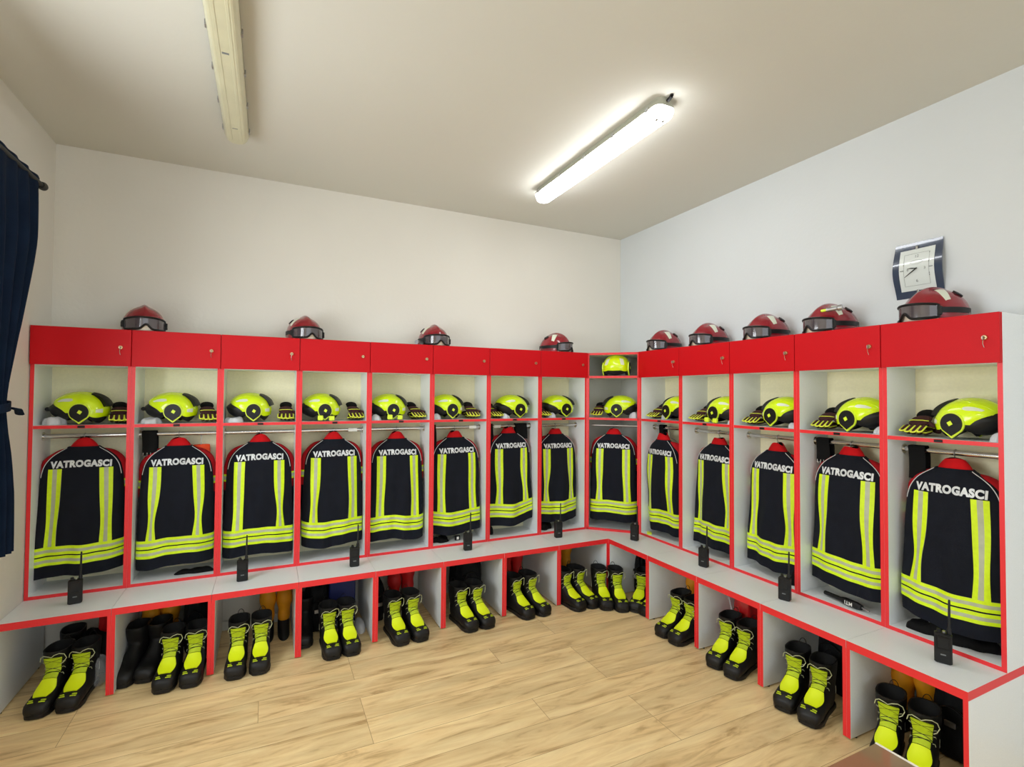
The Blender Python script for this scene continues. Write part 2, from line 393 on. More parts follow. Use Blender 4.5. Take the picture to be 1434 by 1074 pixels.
# red uprights on the mitred ends
for c0, dirn in ((Vector((-C+g, -D)), 1), (Vector((-D, -C+g)), -1)):
    a = Vector((s2, -s2))*dirn
    pts = [c0, c0+a*.020, c0+a*.020+Vector((s2, s2))*.016, c0+Vector((s2, s2))*.016]
    if dirn < 0: pts = pts[::-1]
    b.prism([tuple(p) for p in pts], .0, h, 'rededge')
b.prism([tuple(p) for p in pin], 0, T, 'white'); b.prism([tuple(p) for p in pin], h-T, h, 'cgrey')
diagedge(b, 0, T); diagedge(b, h-T, h)
b.build('carcass', t, smooth=False)
b = MB(); b.box(-C+T, -.007-T, -.003-T, -.003, 0, h, 'cgrey'); b.box(-.006-T, -.006, -C+T, -.003, 0, h, 'cgrey'); b.build('back_panel', t, smooth=False)
for z in (SH-ZB-T, ZD-ZB-.002):
    b = MB(); b.prism([tuple(p) for p in pin], z, z+T, 'cgrey'); diagedge(b, z, z+T); b.build('shelf', t, smooth=False)

# ------------------------------------------------------------------ bench
BT = .036; zt = ZB-.0008
def bench(name):
    o_, rz_, w_ = bay(name)
    t = empty('bench_section', 'white bench section edged in red, ' + ORD[name].replace('bay', 'section'), 'bench', (o_.x, o_.y, 0), rz_, 'bench sections under the lockers')
    g = .0009; yf = -C
    b = MB(); 
    x0 = g
    if name == 'R1': x0 = -C+.002+.003
    if name == 'L8': x0 = -(4.185-(C+8*W))+.002
    yb0 = -.018
    if name == 'R1':
        b.box(g, w_-g, yf, yb0, ZB-BT, zt, 'white', front='rededge')
        b.box(x0, g, yf+.0018, yb0, ZB-BT, zt, 'white')
    else:
        b.box(x0, w_-g, yf, yb0, ZB-BT, zt, 'white', front='rededge', right='rededge' if name == 'R5' else None)
    b.build('seat_board', t, smooth=False)
    for k, x in enumerate((.0002, w_-T+.0007)):
        if name == 'L8' and k == 0: x = x0
        b = MB(); b.box(x, x+T-g, yf+.0006, yb0-.002, .008, ZB-BT-.0002, 'white', front='rededge')
        for yy in (-C+.05, -.08): b.cyl((x+T/2, yy, 0.0002), (x+T/2, yy, .0082), .008, 'hblk', 12)
        b.build('side_panel', t, smooth=False)
    return t
for n in BAYS:
    if n != 'C0': bench(n)

# ------------------------------------------------------------------ yellow helmets
class Surf:
    def __init__(s, f, c): s.f = f; s.c = c
    def __call__(s, a, b): return s.f(a, b)
    def center(s, a, b): return s.c(a, b)
HW = .108
RT = [(-14, .112), (9, .118), (25, .112), (55, .109), (77, .110), (97, .113), (115, .123), (131, .137), (146, .153), (160, .168), (180, .124), (200, .09), (215, .08)]
def rad(ph): return lerpt(RT, ph)
def hsurf(ph, t, k=1., kw=1.):
    # ph degrees from front (+x) over the crown, t in -1..1 across
    r = (lerpt(RT, ph-4)+lerpt(RT, ph)+lerpt(RT, ph+4))/3*k
    a = t*PI/2; ca = max(math.cos(a), 0)**.62; y = HW*kw*math.sin(a)
    ridge = 1 + .045*math.exp(-(t/.14)**2)*max(0, math.sin(math.radians(min(max(ph, 0), 175))))
    p = math.radians(ph)
    return Vector((r*ca*ridge*math.cos(p), y, .067 + r*ca*ridge*math.sin(p)))
def yellow_helmet():
    t = empty('fire_helmet', '', 'helmet')
    S = Surf(lambda a, c: hsurf(a, c), lambda a, c: Vector((0, 0, .06)))
    b = MB()
    def sm(q): q = min(1, max(0, (abs(q)-.25)/.5)); return q*q*(3-2*q)
    def e0(q): return -14-12*sm(q)
    def e1(q): return 161+22*sm(q)
    b.grid(lambda u, v: hsurf(e0(-1+2*u)+(e1(-1+2*u)-e0(-1+2*u))*v, -1+2*u), 56, 44, 'hyel')
    b.grid(lambda u, v: hsurf(e0(-1+2*u)+(e1(-1+2*u)-e0(-1+2*u))*v, -1+2*u, .955, .96), 56, 24, 'hlin')
    # lip closing the outer and inner shells
    b.grid(lambda u, v: hsurf(e0(-1+2*u), -1+2*u, 1-.045*v, 1-.04*v), 56, 1, 'hyel2')
    b.grid(lambda u, v: hsurf(e1(-1+2*u), -1+2*u, 1-.045*v, 1-.04*v), 56, 1, 'hyel2')
    b.build('shell', t)
    NG = [(150, .135), (162, .160), (172, .181), (186, .160), (198, .124), (210, .098)]
    def ng_(ph, q, k=1.):
        r_ = lerpt(NG, ph)*k; ca = max(math.cos(q*PI/2), 0)**.62; p_ = math.radians(ph)
        return Vector((r_*ca*math.cos(p_), HW*.94*k*math.sin(q*PI/2), .067+r_*ca*math.sin(p_)))
    b = MB(); b.grid(lambda u, v: ng_(150+60*v, -1+2*u), 34, 14, 'hblk'); b.grid(lambda u, v: ng_(150+60*v, -1+2*u, .93), 34, 8, 'hlin')
    b.grid(lambda u, v: ng_(210, -1+2*u, 1-.07*v), 34, 1, 'hblk')
    ng = b.build('neck_guard', t)
    b = MB(); b.cyl((-.178, -.030, .083), (-.178, .030, .083), .012, 'hblk', 16); b.build('ratchet_knob', ng)
    b = MB(); b.grid(lambda u, v: hsurf(-14-30*v, -1+2*u, .93-.1*v, .9), 30, 6, 'hlin'); b.build('face_shield_rim', t)
    # black plate standing on the forehead
    b = MB(); N_ = 10
    def fp(u, v, o): 
        ph = 16+56*v; tt = (-.34+.68*u)*(1-.35*v); p = hsurf(ph, tt); n = (p-Vector((0, 0, .05))).normalized()
        return p + n*(o*1.15*(1-.8*v**1.5)*(.8+.2*min(1, v*4)))
    b.grid(lambda u, v: fp(u, v, .022), 12, 12, 'hblk'); b.grid(lambda u, v: fp(u, v, -.006), 12, 12, 'hblk')
    for uu in (0, 1): b.grid(lambda u, v, uu=uu: fp(uu, v, .022-.028*u), 1, 12, 'hblk')
    for vv in (0, 1): b.grid(lambda u, v, vv=vv: fp(u, vv, .022-.028*v), 12, 1, 'hblk')
    b.build('front_plate', t)
    # side mounts: pointed yellow frame, black disc, yellow square
    for sgn in (-1, 1):
        b = MB(); out = []; n = 28
        def prof(rad_, tip):
            pts = []
            for i in range(n+1):
                a = math.radians(-38 + 256*i/n); pts.append((rad_*math.cos(a), rad_*math.sin(a)))
            pts.append((0, -tip)); return pts
        def slab(mb, pts, y0, y1, m, cz=.067):
            k = len(pts); v = [(x, y0, cz+z) for x, z in pts]+[(x, y1, cz+z) for x, z in pts]
            f = [tuple(range(k)), tuple(range(2*k-1, k-1, -1))]+[(i, (i+1) % k, k+(i+1) % k, k+i) for i in range(k)]
            mb.add(v, f, m)
        slab(b, prof(.052, .0660), sgn*(HW-.005), sgn*(HW+.004), 'hyel2'); slab(b, prof(.050, .062), sgn*(HW-.03), sgn*(HW-.0052), 'hlin')
        sm = b.build('side_mount', t, angle=50)
        b = MB(); slab(b, prof(.046, .055), sgn*(HW+.0045), sgn*(HW+.009), 'hblk'); b.build('side_disc', sm, angle=50)
        b = MB(); b.rbox((.004, sgn*(HW+.0105), .068), (.0095, .0016, .0095), 'hyel2', .001, Euler((0, .55, 0))); b.build('yellow_square', sm, smooth=False)
    for sg in (-1, 1):
        b = MB(); patch(b, S, lambda u, v, sg=sg: (118+34*v, sg*(.48+.15*u*math.sin((.15+.7*v)*PI)+.16*(1-v))), 6, 8, .0012, 'hrefl'); b.build('reflective_patch', t)
        b = MB(); patch(b, S, lambda u, v, sg=sg: (-2+13*v, sg*(.42+.26*u)), 8, 4, .0012, 'hrefl'); b.build('reflective_patch', t)
    for sg in (-1, 1):
        b = MB(); b.tube([hsurf(96+62*i/10, sg*(.30+.13*math.sin(i/10*PI)), 1.004) for i in range(11)], .0013, 'hyel', 6); b.build('shell_crease', t)
    return t
HELM = [('L8',.212,'on the far left shelf'),('L7',.208,'on the second shelf from the curtain'),('L6',.185,'on the third shelf from the curtain'),
        ('L5',.170,'on the fourth shelf from the curtain'),('L4',.182,'on the fifth shelf from the curtain'),('L3',.170,'against the left side of the sixth shelf from the curtain'),
        ('L2',.278,'right of gloves on the seventh shelf from the curtain'),('L1',.262,'on the shelf just left of the corner unit'),
        ('C0',.245,'facing left on the middle shelf of the corner unit'),('R1',.280,'half hidden on the shelf just right of the corner unit'),
        ('R2',.278,'on the second shelf right of the corner unit, beside yellow ear pads'),('R3',.270,'on the third shelf right of the corner unit'),
        ('R4',.272,'on the fourth shelf right of the corner unit'),('R5',.274,'largest and nearest, on the rightmost shelf')]
HP = yellow_helmet()
rnd = random.Random(4)
for i, (n, lx, lab) in enumerate(HELM):
    face = 0 if n[0] == 'L' else PI       # brim towards the right on the left run
    loc = at(n, lx, -.133 if n != 'C0' else -.15, SH+.0035); r = (0, 0, rz(n)+face+(rnd.random()-.5)*.16)
    lab = 'yellow firefighter helmet ' + lab
    if i == 0:
        o = HP; o.location = loc; o.rotation_euler = r; o['label'] = lab; o['group'] = 'yellow helmets on the lockers'
    else: o = dup(HP, loc, r, lab, 'yellow helmets on the lockers')
    # helmets differ a little in length; the longer ones carry the ratchet knob
    o.scale = (.95, 1, 1) if n in ('L8', 'L7') else ((1, 1, 1) if n in ('L2', 'L1', 'C0') else (.9, 1, 1))
    if o is not HP and o.scale[0] < .93:
        for c in list(o.children):
            if c.name.startswith('neck_guard'):
                for g in list(c.children): bpy.data.objects.remove(g)
loc = at('C0', .235, -.17, ZD+T-.002+.0035)
o = dup(HP, loc, (0, 0, -PI*.75-.05), 'yellow firefighter helmet facing the room on the top shelf of the corner unit', 'yellow helmets on the lockers')
for c in list(o.children):
    if c.name.startswith('front_plate') or c.name.startswith('reflective_patch'): bpy.data.objects.remove(c)
S0 = Surf(lambda a, c: hsurf(a, c), lambda a, c: Vector((0, 0, .06)))
for sg in (-1, 1):
    b = MB(); patch(b, S0, lambda u, v, sg=sg: (12+36*v, sg*(.24+.2*u+.1*(1-v))), 6, 8, .0012, 'hrefl'); b.build('reflective_patch', o)
# yellow ear pads / lamp on some helmets
for n, lx in (('R2', .278), ('L5', .170), ('L4', .182)):
    b = MB(); s_ = -1 if n[0] == 'R' else 1
    b.rbox((-.036, 0, .0), (.017, .011, .017), 'hyel2', .004); b.rbox((.036, 0, -.003), (.017, .011, .016), 'hyel2', .004)
    b.tube([(-.03, .002, .012), (0, .004, .026), (.03, .002, .012)], .004, 'hblk', 8)
    o = b.build('ear_pad_set', smooth=True, loc=at(n, lx, -.262, SH+.0235 if n != 'R2' else SH+.0235), rot=(0, 0, rz(n)))
    tag(o, {'R2': 'yellow clip-on helmet pads on the shelf second right of the corner unit', 'L5': 'yellow clip-on helmet pads on the fourth shelf from the curtain', 'L4': 'yellow clip-on helmet pads on the fifth shelf from the curtain'}[n], 'helmet pad', 'clip-on helmet pads')

# ------------------------------------------------------------------ red helmets
def red_helmet():
    t = empty('rescue_helmet', '', 'helmet')
    A, Bw, Hh = .136, .108, .135
    # local: front towards -y
    def f(ph, tt, k=1.):      # ph 0 (front) .. 180 (back) degrees, tt -1..1
        p = math.radians(ph); a = tt*PI/2
        ca = max(math.cos(a), 0)**.8
        y = -A*math.cos(p)*ca; z = (math.sin(p)**.85 if math.sin(p) > 0 else 0)*Hh*ca
        if ph > 90: y *= 1.06
        rg = 1+.10*math.exp(-(tt/.11)**2)*math.sin(p)**.6
        x = Bw*math.sin(a)
        return Vector((x*k, y*k, .022+z*rg*k))
    S = Surf(lambda a, c: f(a, c), lambda a, c: Vector((0, 0, .0)))
    b = MB(); b.grid(lambda u, v: f(.5+179*v, -1+2*u), 40, 40, 'hred'); b.grid(lambda u, v: f(.5+179*v, -1+2*u, .94), 30, 24, 'hlin')
    b.build('shell', t)
    # rim band
    b = MB()
    rim = []
    for i in range(49):
        a = 2*PI*i/48; x = Bw*math.sin(a); y = -A*math.cos(a)*(1.06 if math.cos(a) < 0 else 1); rim.append((x, y))
    b.grid(lambda u, v: Vector((rim[int(round(u*48))][0]*(1.012-.03*v), rim[int(round(u*48))][1]*(1.012-.03*v), .03-.026*v)), 48, 3, lambda u, v: 'hred' if .17 < u < .83 else 'foam')
    b.build('brim', t)
    b = MB(); b.grid(lambda u, v: Vector((rim[int(round(u*48))][0]*.93, rim[int(round(u*48))][1]*.93, .045-.0435*v)), 48, 1, 'foam'); b.build('foam_lining', t)
    for sg in (-1, 1):
        b = MB(); patch(b, S, lambda u, v, sg=sg: (62+20*u+12*(1-v), sg*(.24+.46*v)), 4, 10, .0012, 'hrefl'); b.build('white_band', t)
        b = MB(); patch(b, S, lambda u, v, sg=sg: (108+18*u, sg*(.34+.16*v)), 4, 4, .007, 'hblk'); b.build('vent_cover', t)
    # goggles wrapped round the front
    def gz(al):   # lower edge with a nose notch
        return .008 + .030*math.exp(-(al/.17)**2) + .012*max(0, abs(al)-.8)
    def gt(al): return .078 - .010*(al/1.05)**2
    def gp(al, q, o=0.):
        z = gz(al)+(gt(al)-gz(al))*q; k = 1.10-.06*abs(al/1.05)**2+o
        return Vector((Bw*k*math.sin(al)*1.0, -A*k*math.cos(al), z))
    am = 1.05
    g_ = empty
    b = MB(); pts = [gp(-am+2*am*i/30, 1) for i in range(31)] + [gp(am-2*am*i/30, 0) for i in range(31)]
    b.tube(pts+[pts[0]], .0062, 'hblk', 8, cap=False)
    gg = b.build('goggles', t)
    b = MB(); b.grid(lambda u, v: gp(-am+2*am*u, .04+.92*v, .004), 30, 6, 'lens'); b.grid(lambda u, v: gp(-am+2*am*u, .04+.92*v, -.006), 30, 6, 'lens'); b.build('lens', gg)
    b = MB()
    b.grid(lambda u, v: Vector((Bw*1.045*math.sin(am+(2*PI-2*am)*u), -A*(1.045+.045*(1 if math.cos(am+(2*PI-2*am)*u) < 0 else 0))*math.cos(am+(2*PI-2*am)*u), .03+.026*v)), 30, 1, 'hblk')
    for sg in (-1, 1): b.rbox(gp(sg*am, .5)+Vector((0, .008, 0)), (.006, .016, .02), 'hblk', .002, Euler((0, 0, sg*.9)))
    b.build('strap', gg)
    return t
RP = red_helmet()
REDH = [('L8', -3.700, -.150, .25, 'facing the room on the far left top of the lockers'), ('L6', -2.800, -.150, .28, 'second from the left on top of the lockers'),
        ('L4', -1.890, -.150, .1, 'third from the left on top of the lockers'), ('L1', -.815, -.150, .55, 'on top just left of the corner unit'),
        ('R1', -.150, -.735, -1.6, 'on top just right of the corner unit'), ('R2', -.150, -1.195, -1.65, 'second right of the corner unit on top'),
        ('R3', -.150, -1.665, -1.75, 'third right of the corner unit on top'), ('R4', -.150, -2.075, -1.85, 'with a yellow-tipped torch, fourth right of the corner unit on top'),
        ('R5', -.150, -2.570, -1.95, 'nearest, in front of the clock')]
for i, (n, x, y, r, lab) in enumerate(REDH):
    lab = 'dark red goggled helmet ' + lab; loc = (x, y, ZT+.0005)
    if i == 0: o = RP; o.location = loc; o.rotation_euler = (0, 0, r); o['label'] = lab; o['group'] = 'red helmets on top of the lockers'
    else: dup(RP, loc, (0, 0, r), lab, 'red helmets on top of the lockers')
# small torches fixed to two of the red helmets
def torch(loc, rot, tipmat, lab):
    t = empty('headlamp', lab, 'torch', loc); t.rotation_euler = rot
    b = MB(); b.tube([(0, 0, 0), (.05, 0, 0), (.055, 0, 0), (.075, 0, 0)], [.011, .011, .016, .016], 'metal', 16); b.build('barrel', t)
    b = MB(); b.rbox((-.012, 0, 0), (.014, .007, .007), tipmat, .003); b.build('tail_clip', t)
torch((-.275, -2.13, ZT+.115), (0, -.1, -1.2), 'hyel2', 'small grey torch with yellow clip on the fourth red helmet right of the corner')
torch((-2.0, -.235, ZT+.0165), (0, 0, -2.4), 'hblk', 'small dark torch beside the third red helmet from the left')

# ------------------------------------------------------------------ jackets
JW = [(0, .064), (.02, .098), (.045, .134), (.075, .160), (.11, .177), (.16, .186), (.3, .192), (.5, .197), (.71, .200)]
JL = .715
def jacket(name, loc, rot, label, seed, tilt=0., wf=1., swing=0., stray=1.):
    R_ = random.Random(seed)
    ph = [R_.random()*6.28 for _ in range(8)]; am = [.5+R_.random()*.8 for _ in range(8)]
    t = empty('turnout_jacket', label, 'jacket', loc, 0, 'firefighter jackets hanging in the lockers'); t.rotation_euler = rot
    def hw(z): q = -z; return wf*(lerpt(JW, q-.012)+lerpt(JW, q)+lerpt(JW, q+.012))/3
    def dep(z): return lerpt([(0, .035), (.04, .05), (.12, .062), (.4, .07), (.72, .078)], -z)
    def warp(x, y, z):
        e = min(1, max(0, (-z-.10)/.35)); e2 = min(1, max(0, (-z)/.7))
        y2 = y - e*(.010*am[0]*math.sin(x*27+ph[0]+z*2.5) + .006*am[1]*math.sin(x*55+ph[1]-z*5)) - .004*am[2]*math.sin(z*17+ph[2]+x*9)*min(1, -z*8 if z < 0 else 0)
        z2 = z + tilt*x*e2 + e2*.009*am[3]*math.sin(x*17+ph[3]) + swing*x*x*e2
        x2 = x + e*(.010*am[4]*math.sin(z*8+ph[4]+x*5))*(1-abs(x)/.25) 
        return Vector((x2, y2 - .02*e2, z2))
    def S_(th, z):     # th 0..2pi, 3pi/2 = back of the jacket facing the room (-y)
        c, s = math.cos(th), math.sin(th)
        x = hw(z)*c; y = dep(z)*math.copysign(abs(s)**.7, s)
        return warp(x, y, z)
    def back(x, z):
        w_ = hw(z); u = max(-1, min(1, x/w_)); y = -dep(z)*(max(0, 1-u*u)**.5)**.7
        return warp(x, y, z)
    b = MB(); NU, NV = 72, 46
    zz = lambda v: -JL*v**1.15
    b.grid(lambda u, v: S_(2*PI*u, zz(v)), NU, NV, 'navy', closeu=True)
    b.grid(lambda u, v: S_(2*PI*u, -JL)*1 + Vector((-S_(2*PI*u, -JL).x*.06*v, -S_(2*PI*u, -JL).y*.3*v, .02*v+ .1*(v**2))), NU, 4, 'navy_in', closeu=True)
    b.build('body', t, angle=80)
    # collar
    b = MB()
    def col(u, v, inn=0.):
        a = 2*PI*u; q = v; rx = .071-.012*q-.020*q*q-inn; ry = .038-.010*q-inn*.6
        return Vector((rx*math.cos(a), ry*math.sin(a)+.004, -.020+.068*q-.012*q*abs(math.cos(a))**2+.004*math.sin(a*2+ph[5])*q))
    b.grid(lambda u, v: col(u, v), 36, 6, 'collar', closeu=True); b.grid(lambda u, v: col(u, 1, .006*v), 36, 1, 'collar', closeu=True); b.grid(lambda u, v: col(u, 1-.8*v, .006), 36, 4, 'navy_in', closeu=True)
    b.build('collar', t, angle=80)
    # sleeves
    for sg in (-1, 1):
        b = MB(); pth = [(.055, .010, -.028), (.108, .018, -.052), (.150, .026, -.092), (.168, .032, -.15), (.172, .036, -.24), (.170, .038, -.36), (.168, .04, -.48), (.164, .04, -.56)]
        rr = [.018, .032, .036, .037, .037, .036, .034, .033]
        n = 20; P = [Vector((sg*p[0]*(wf if k > 1 else 1), p[1]+.008*math.sin(ph[6]+k), p[2]+(.0 if k < 3 else tilt*sg*.1))) for k, p in enumerate(pth)]
        NS = 40
        def sl(u, v):
            q = v*(len(P)-1); c = Vector(catmull([tuple(p) for p in P], q)); r = catmull([(k,) for k in rr], q)[0]
            d = (Vector(catmull([tuple(p) for p in P], min(q+.05, len(P)-1))) - Vector(catmull([tuple(p) for p in P], max(q-.05, 0)))).normalized()
            a1 = Vector((0, 1, 0)); a2 = d.cross(a1).normalized(); a = 2*PI*u
            r *= 1+.06*math.sin(a*3+ph[7]+v*20)
            return c + a2*math.cos(a)*r*1.0 + a1*math.sin(a)*r*1.15
        b.grid(sl, n, NS, lambda u, v: 'redfab' if v < .66 else 'navy', closeu=True)
        slv = b.build('sleeve', t, angle=80)
        b = MB()
        def band(u, v, v0, v1, k=1.07):
            p = sl(u, v0+(v1-v0)*v); c = Vector(catmull([tuple(p_) for p_ in P], (v0+(v1-v0)*v)*(len(P)-1))); return c+(p-c)*k
        b.grid(lambda u, v: band(u, v, .52, .585), n, 4, lambda u, v: 'silver' if .25 < v < .75 else 'hiviz', closeu=True)
        for e_ in (.52, .585): b.grid(lambda u, v, e_=e_: band(u, 0, e_, e_, 1.07-.08*v), n, 1, 'hiviz', closeu=True)
        b.build('sleeve_band', slv)
    # hi-vis stripes
    Sx = Surf(lambda x, z: back(x, z), lambda x, z: Vector((x, .3, z)))
    Sc = Surf(lambda th, z: S_(th, z), lambda th, z: Vector((0, 0, z)))
    tri = lambda a, c: 'silver' if 1/3 < a < 2/3 else 'hiviz'
    hz0 = -.548
    for sg in (-1, 1):
        b = MB(); xc = sg*(.122 + .004*math.sin(ph[1]))*wf; hw_ = .031; tw = (.006+.010*am[5])*(1 if R_.random() < .7 else .3)
        patch(b, Sx, lambda u, v: (xc*(1-.07*(1-v)) + (-1+2*u)*(hw_ - tw*math.exp(-((v-.75)/.25)**2)*.8), -.122 + (hz0+.122)*v), 9, 30, .0022, tri)
        b.build('vertical_stripe', t, angle=60)
    for k in range(2):
        z1 = hz0-.054*k; z0 = z1-.047
        b = MB(); patch(b, Sc, lambda u, v: (PI*.86+PI*1.28*v, z0+(z1-z0)*u), 9, 70, .0026, tri)
        b.build('hem_stripe', t, angle=60)
    # piping at the shoulders
    for sg in (-1, 1):
        b = MB(); pts = []
        for i in range(16):
            q = i/15; z = -.006-.16*q**1.25; x = sg*hw(z)*(.93+.03*q); p = back(x, z); pts.append(p+Vector((0, -.0015, 0)))
        b.tube(pts, .0019, 'piping', 6); b.build('piping', t)
    # lettering
    V, F = text_mesh('VATROGASCI', .053, .0030, .0004, 1.1)
    xs = [v.x for v in V]; k = .272*wf/(max(xs)-min(xs)); cx = (max(xs)+min(xs))/2
    b = MB(); vv = []
    for v in V:
        x = (v.x-cx)*k; z = -.111 + v.y*1.0*.93; 
        z += -.25*x*x
        p = back(x, z); vv.append(p + Vector((0, -.0024 - (0.0006 if v.z > 0 else -0.0006), 0)))
    b.add(vv, F, 'letter'); b.build('lettering', t, smooth=False, recalc=False)
    return t
def hanger(loc, rot, label, kind='wire'):
    b = MB(); m_ = {'wire': 'metal', 'black': 'hblk', 'wood': 'wood'}[kind]; r = .0018
    hook = []
    for i in range(15):
        a = math.radians(-50+240*i/14); hook.append((0, .019*math.cos(a), .0)) if 0 else hook.append((0, -.0165*math.cos(a), .0165*math.sin(a)))
    # hook passes over the rail (rail centre at z=0), then runs down to the bar
    tail = [(0, .0, -.032), (0, 0, -.075)]
    pts = [Vector(p) for p in hook][::-1]
    pts = pts + [Vector((0, -.006, -.022))] + [Vector(p) for p in tail] if pts[-1].y < 0 else pts[::-1] + [Vector((0, -.006, -.022))] + [Vector(p) for p in tail]
    b.tube(pts, .0019, 'metal', 8)
    arm = [Vector((0, 0, -.075))]
    for sg in (-1, 1):
        p = [Vector((0, .0, -.075)), Vector((sg*.05, .0, -.088)), Vector((sg*.10, .0, -.112)), Vector((sg*.14, .004, -.142))]
        b.tube(p, .0019 if kind == 'wire' else [.006, .008, .009, .006], m_, 8)
    if kind == 'wire': b.tube([(-.14, .004, -.142), (.14, .004, -.142)], .0019, m_, 8)
    o = b.build('coat_hanger', loc=loc); o.rotation_euler = rot
    return tag(o, label, 'hanger', 'coat hangers on the rails')
J = {  # lx, ly, yaw, tilt, width factor, collar z, extra pitch
 'L8': (.208, -.135, .05, .05, 1.02, 1.262, 0), 'L7': (.222, -.14, .02, .03, 1.0, 1.250, 0), 'L6': (.225, -.14, -.03, .0, 1.02, 1.258, 0),
 'L5': (.232, -.14, .02, .0, 1.0, 1.262, 0), 'L4': (.222, -.14, -.04, -.02, 1.0, 1.252, 0), 'L3': (.222, -.14, .0, .02, 1.02, 1.248, 0),
 'L2': (.232, -.14, .06, .09, .98, 1.268, 0), 'L1': (.222, -.14, -.04, .02, .98, 1.25, 0), 'C0': (.215, -.17, .08, .0, .98, 1.25, 0),
 'R1': (.196, -.20, .1, -.05, .88, 1.235, .09), 'R2': (.235, -.14, .03, -.02, .98, 1.24, .02), 'R3': (.235, -.14, -.06, -.03, .98, 1.24, .02),
 'R4': (.225, -.14, .02, -.05, 1.0, 1.262, 0), 'R5': (.232, -.14, .05, -.05, 1.0, 1.252, 0)}
JLAB = {'L8': 'at the far left, red sleeve showing on its right', 'L7': 'with red sleeves on both sides, second from the left', 'L6': 'third from the left, above the yellow waders',
 'L5': 'fourth from the left, hanging from a tagged rail', 'L4': 'fifth from the left', 'L3': 'sixth from the left', 'L2': 'with a hem rising to the right, seventh from the left',
 'L1': 'just left of the corner unit, eighth from the left', 'C0': 'hanging in the diagonal corner unit', 'R1': 'bulging over the bench just right of the corner unit',
 'R2': 'second right of the corner unit', 'R3': 'third right of the corner unit', 'R4': 'second from the right end', 'R5': 'largest and nearest, at the right end'}
for i, n in enumerate(BAYS):
    lx, ly, yw, tl, wf, cz, pt = J[n]
    jacket(n, at(n, lx, ly, cz), (pt, 0, rz(n)+yw*.4), 'navy firefighter jacket lettered VATROGASCI, ' + JLAB[n], 11+i*7, tl, wf)
    if n == 'C0': zr_ = 1.322
    else: zr_ = 1.322
    kind = {'L7': 'black', 'R4': 'wood'}.get(n, 'wire')
    hanger(at(n, lx, -.13 if n != 'C0' else -.17, 1.322-.0015), (0, 0, rz(n)), {'wire': 'thin wire', 'black': 'black plastic', 'wood': 'wooden'}[kind]+' hanger holding the jacket, '+ORD[n], kind)
# rail of the corner unit
b = MB(); p0, p1 = at('C0', .03, -.17, 1.322), at('C0', .43, -.17, 1.322)
b.tube([p0, p1], .010, 'metal', 12); ro = b.build('clothes_rail'); ro.parent = bpy.data.objects['corner_locker']; ro.location = (0, 0, -ZB)

# ------------------------------------------------------------------ gloves, cloths
def glove(mat_='glove'):
    t = empty('work_glove', '', 'glove')
    b = MB()
    def pad(cx, cy, L, w_, h_, yaw=0., m_=mat_, z=.0):
        n, k = 14, 8; c, s = math.cos(yaw), math.sin(yaw)
        def g(u, v):
            a = 2*PI*u; q = -1+2*v; e = max(0, 1-abs(q)**4)**.5
            x = w_*math.cos(a)*e; zz_ = h_*math.sin(a)*e + h_+z; y = L*q
            return Vector((cx + x*c - y*s, cy + x*s + y*c, zz_))
        b.grid(g, n, k, m_, closeu=True)
    pad(0, .035, .05, .042, .014)
    fx = [-.033, -.011, .011, .033]; fl = [.034, .042, .044, .038]
    for x, l in zip(fx, fl): pad(x*1.08, -.032-l*.3, l, .0105, .0105, x*1.2)
    pad(.052, .008, .032, .0105, .0105, .75)
    b.build('hand', t)
    b = MB(); pad(0, .105, .035, .038, .017, 0, 'glove2'); b.build('cuff', t)
    b = MB()
    for x, l in zip(fx, fl):
        yaw = x*1.2; c, s = math.cos(yaw), math.sin(yaw); cx, cy = x*1.08, -.032-l*.3
        pts = []
        for i in range(13):
            a = PI*i/12; lxx = .0105*math.cos(a); ly_ = -l*.82-.006*math.sin(a)*1.6 if 1 < i < 11 else (-l*.2 if i in (1, 11) else l*.5)
            pts.append((cx+lxx*c-ly_*s, cy+lxx*s+ly_*c, .015))
        b.tube(pts, .0036, 'gyel', 6)
    pts = [(-.04, .02, .022), (-.02, .012, .029), (.0, .01, .030), (.02, .012, .029), (.04, .02, .022)]
    b.tube(pts, .0022, 'gyel', 6)
    b.build('yellow_piping', t)
    return t
GP = glove(); first = True
GL = {'L8': (.378,), 'L7': (.378,), 'L6': (.378,), 'L5': (.372,), 'L4': (.362,), 'L3': (.352,), 'L2': (.085,), 'L1': (.078,), 'C0': (.075,), 'R1': (.075,), 'R2': (.085,), 'R3': (.088,), 'R4': (.095,), 'R5': (.092,)}
for i, n in enumerate(BAYS):
    lx = GL[n][0]; w_ = bay(n)[2]
    for k in range(2):
        if n == 'C0' and k: continue
        yw = (rnd.random()-.5)*.3 + (.06 if k else -.06); pit = 0
        if n == 'C0': k = 1
        tl = .10 if k == 0 else .42
        loc = at(n, lx+(.004 if k else -.004)*(1 if lx < w_/2 else -1), (-.095, -.160)[k], SH+.0006+(.012, .0455)[k])
        lab = '%s glove with yellow piped fingers, helmet shelf, %s' % (('rear', 'front')[k], ORD[n])
        if n == 'C0': lab = 'glove with yellow piped fingers in the diagonal corner bay'
        if first: o = GP; o.location = loc; o.rotation_euler = (tl, 0, rz(n)+yw); o['label'] = lab; o['group'] = 'gloves beside the helmets'; first = False
        else: dup(GP, loc, (tl, 0, rz(n)+yw), lab, 'gloves beside the helmets')
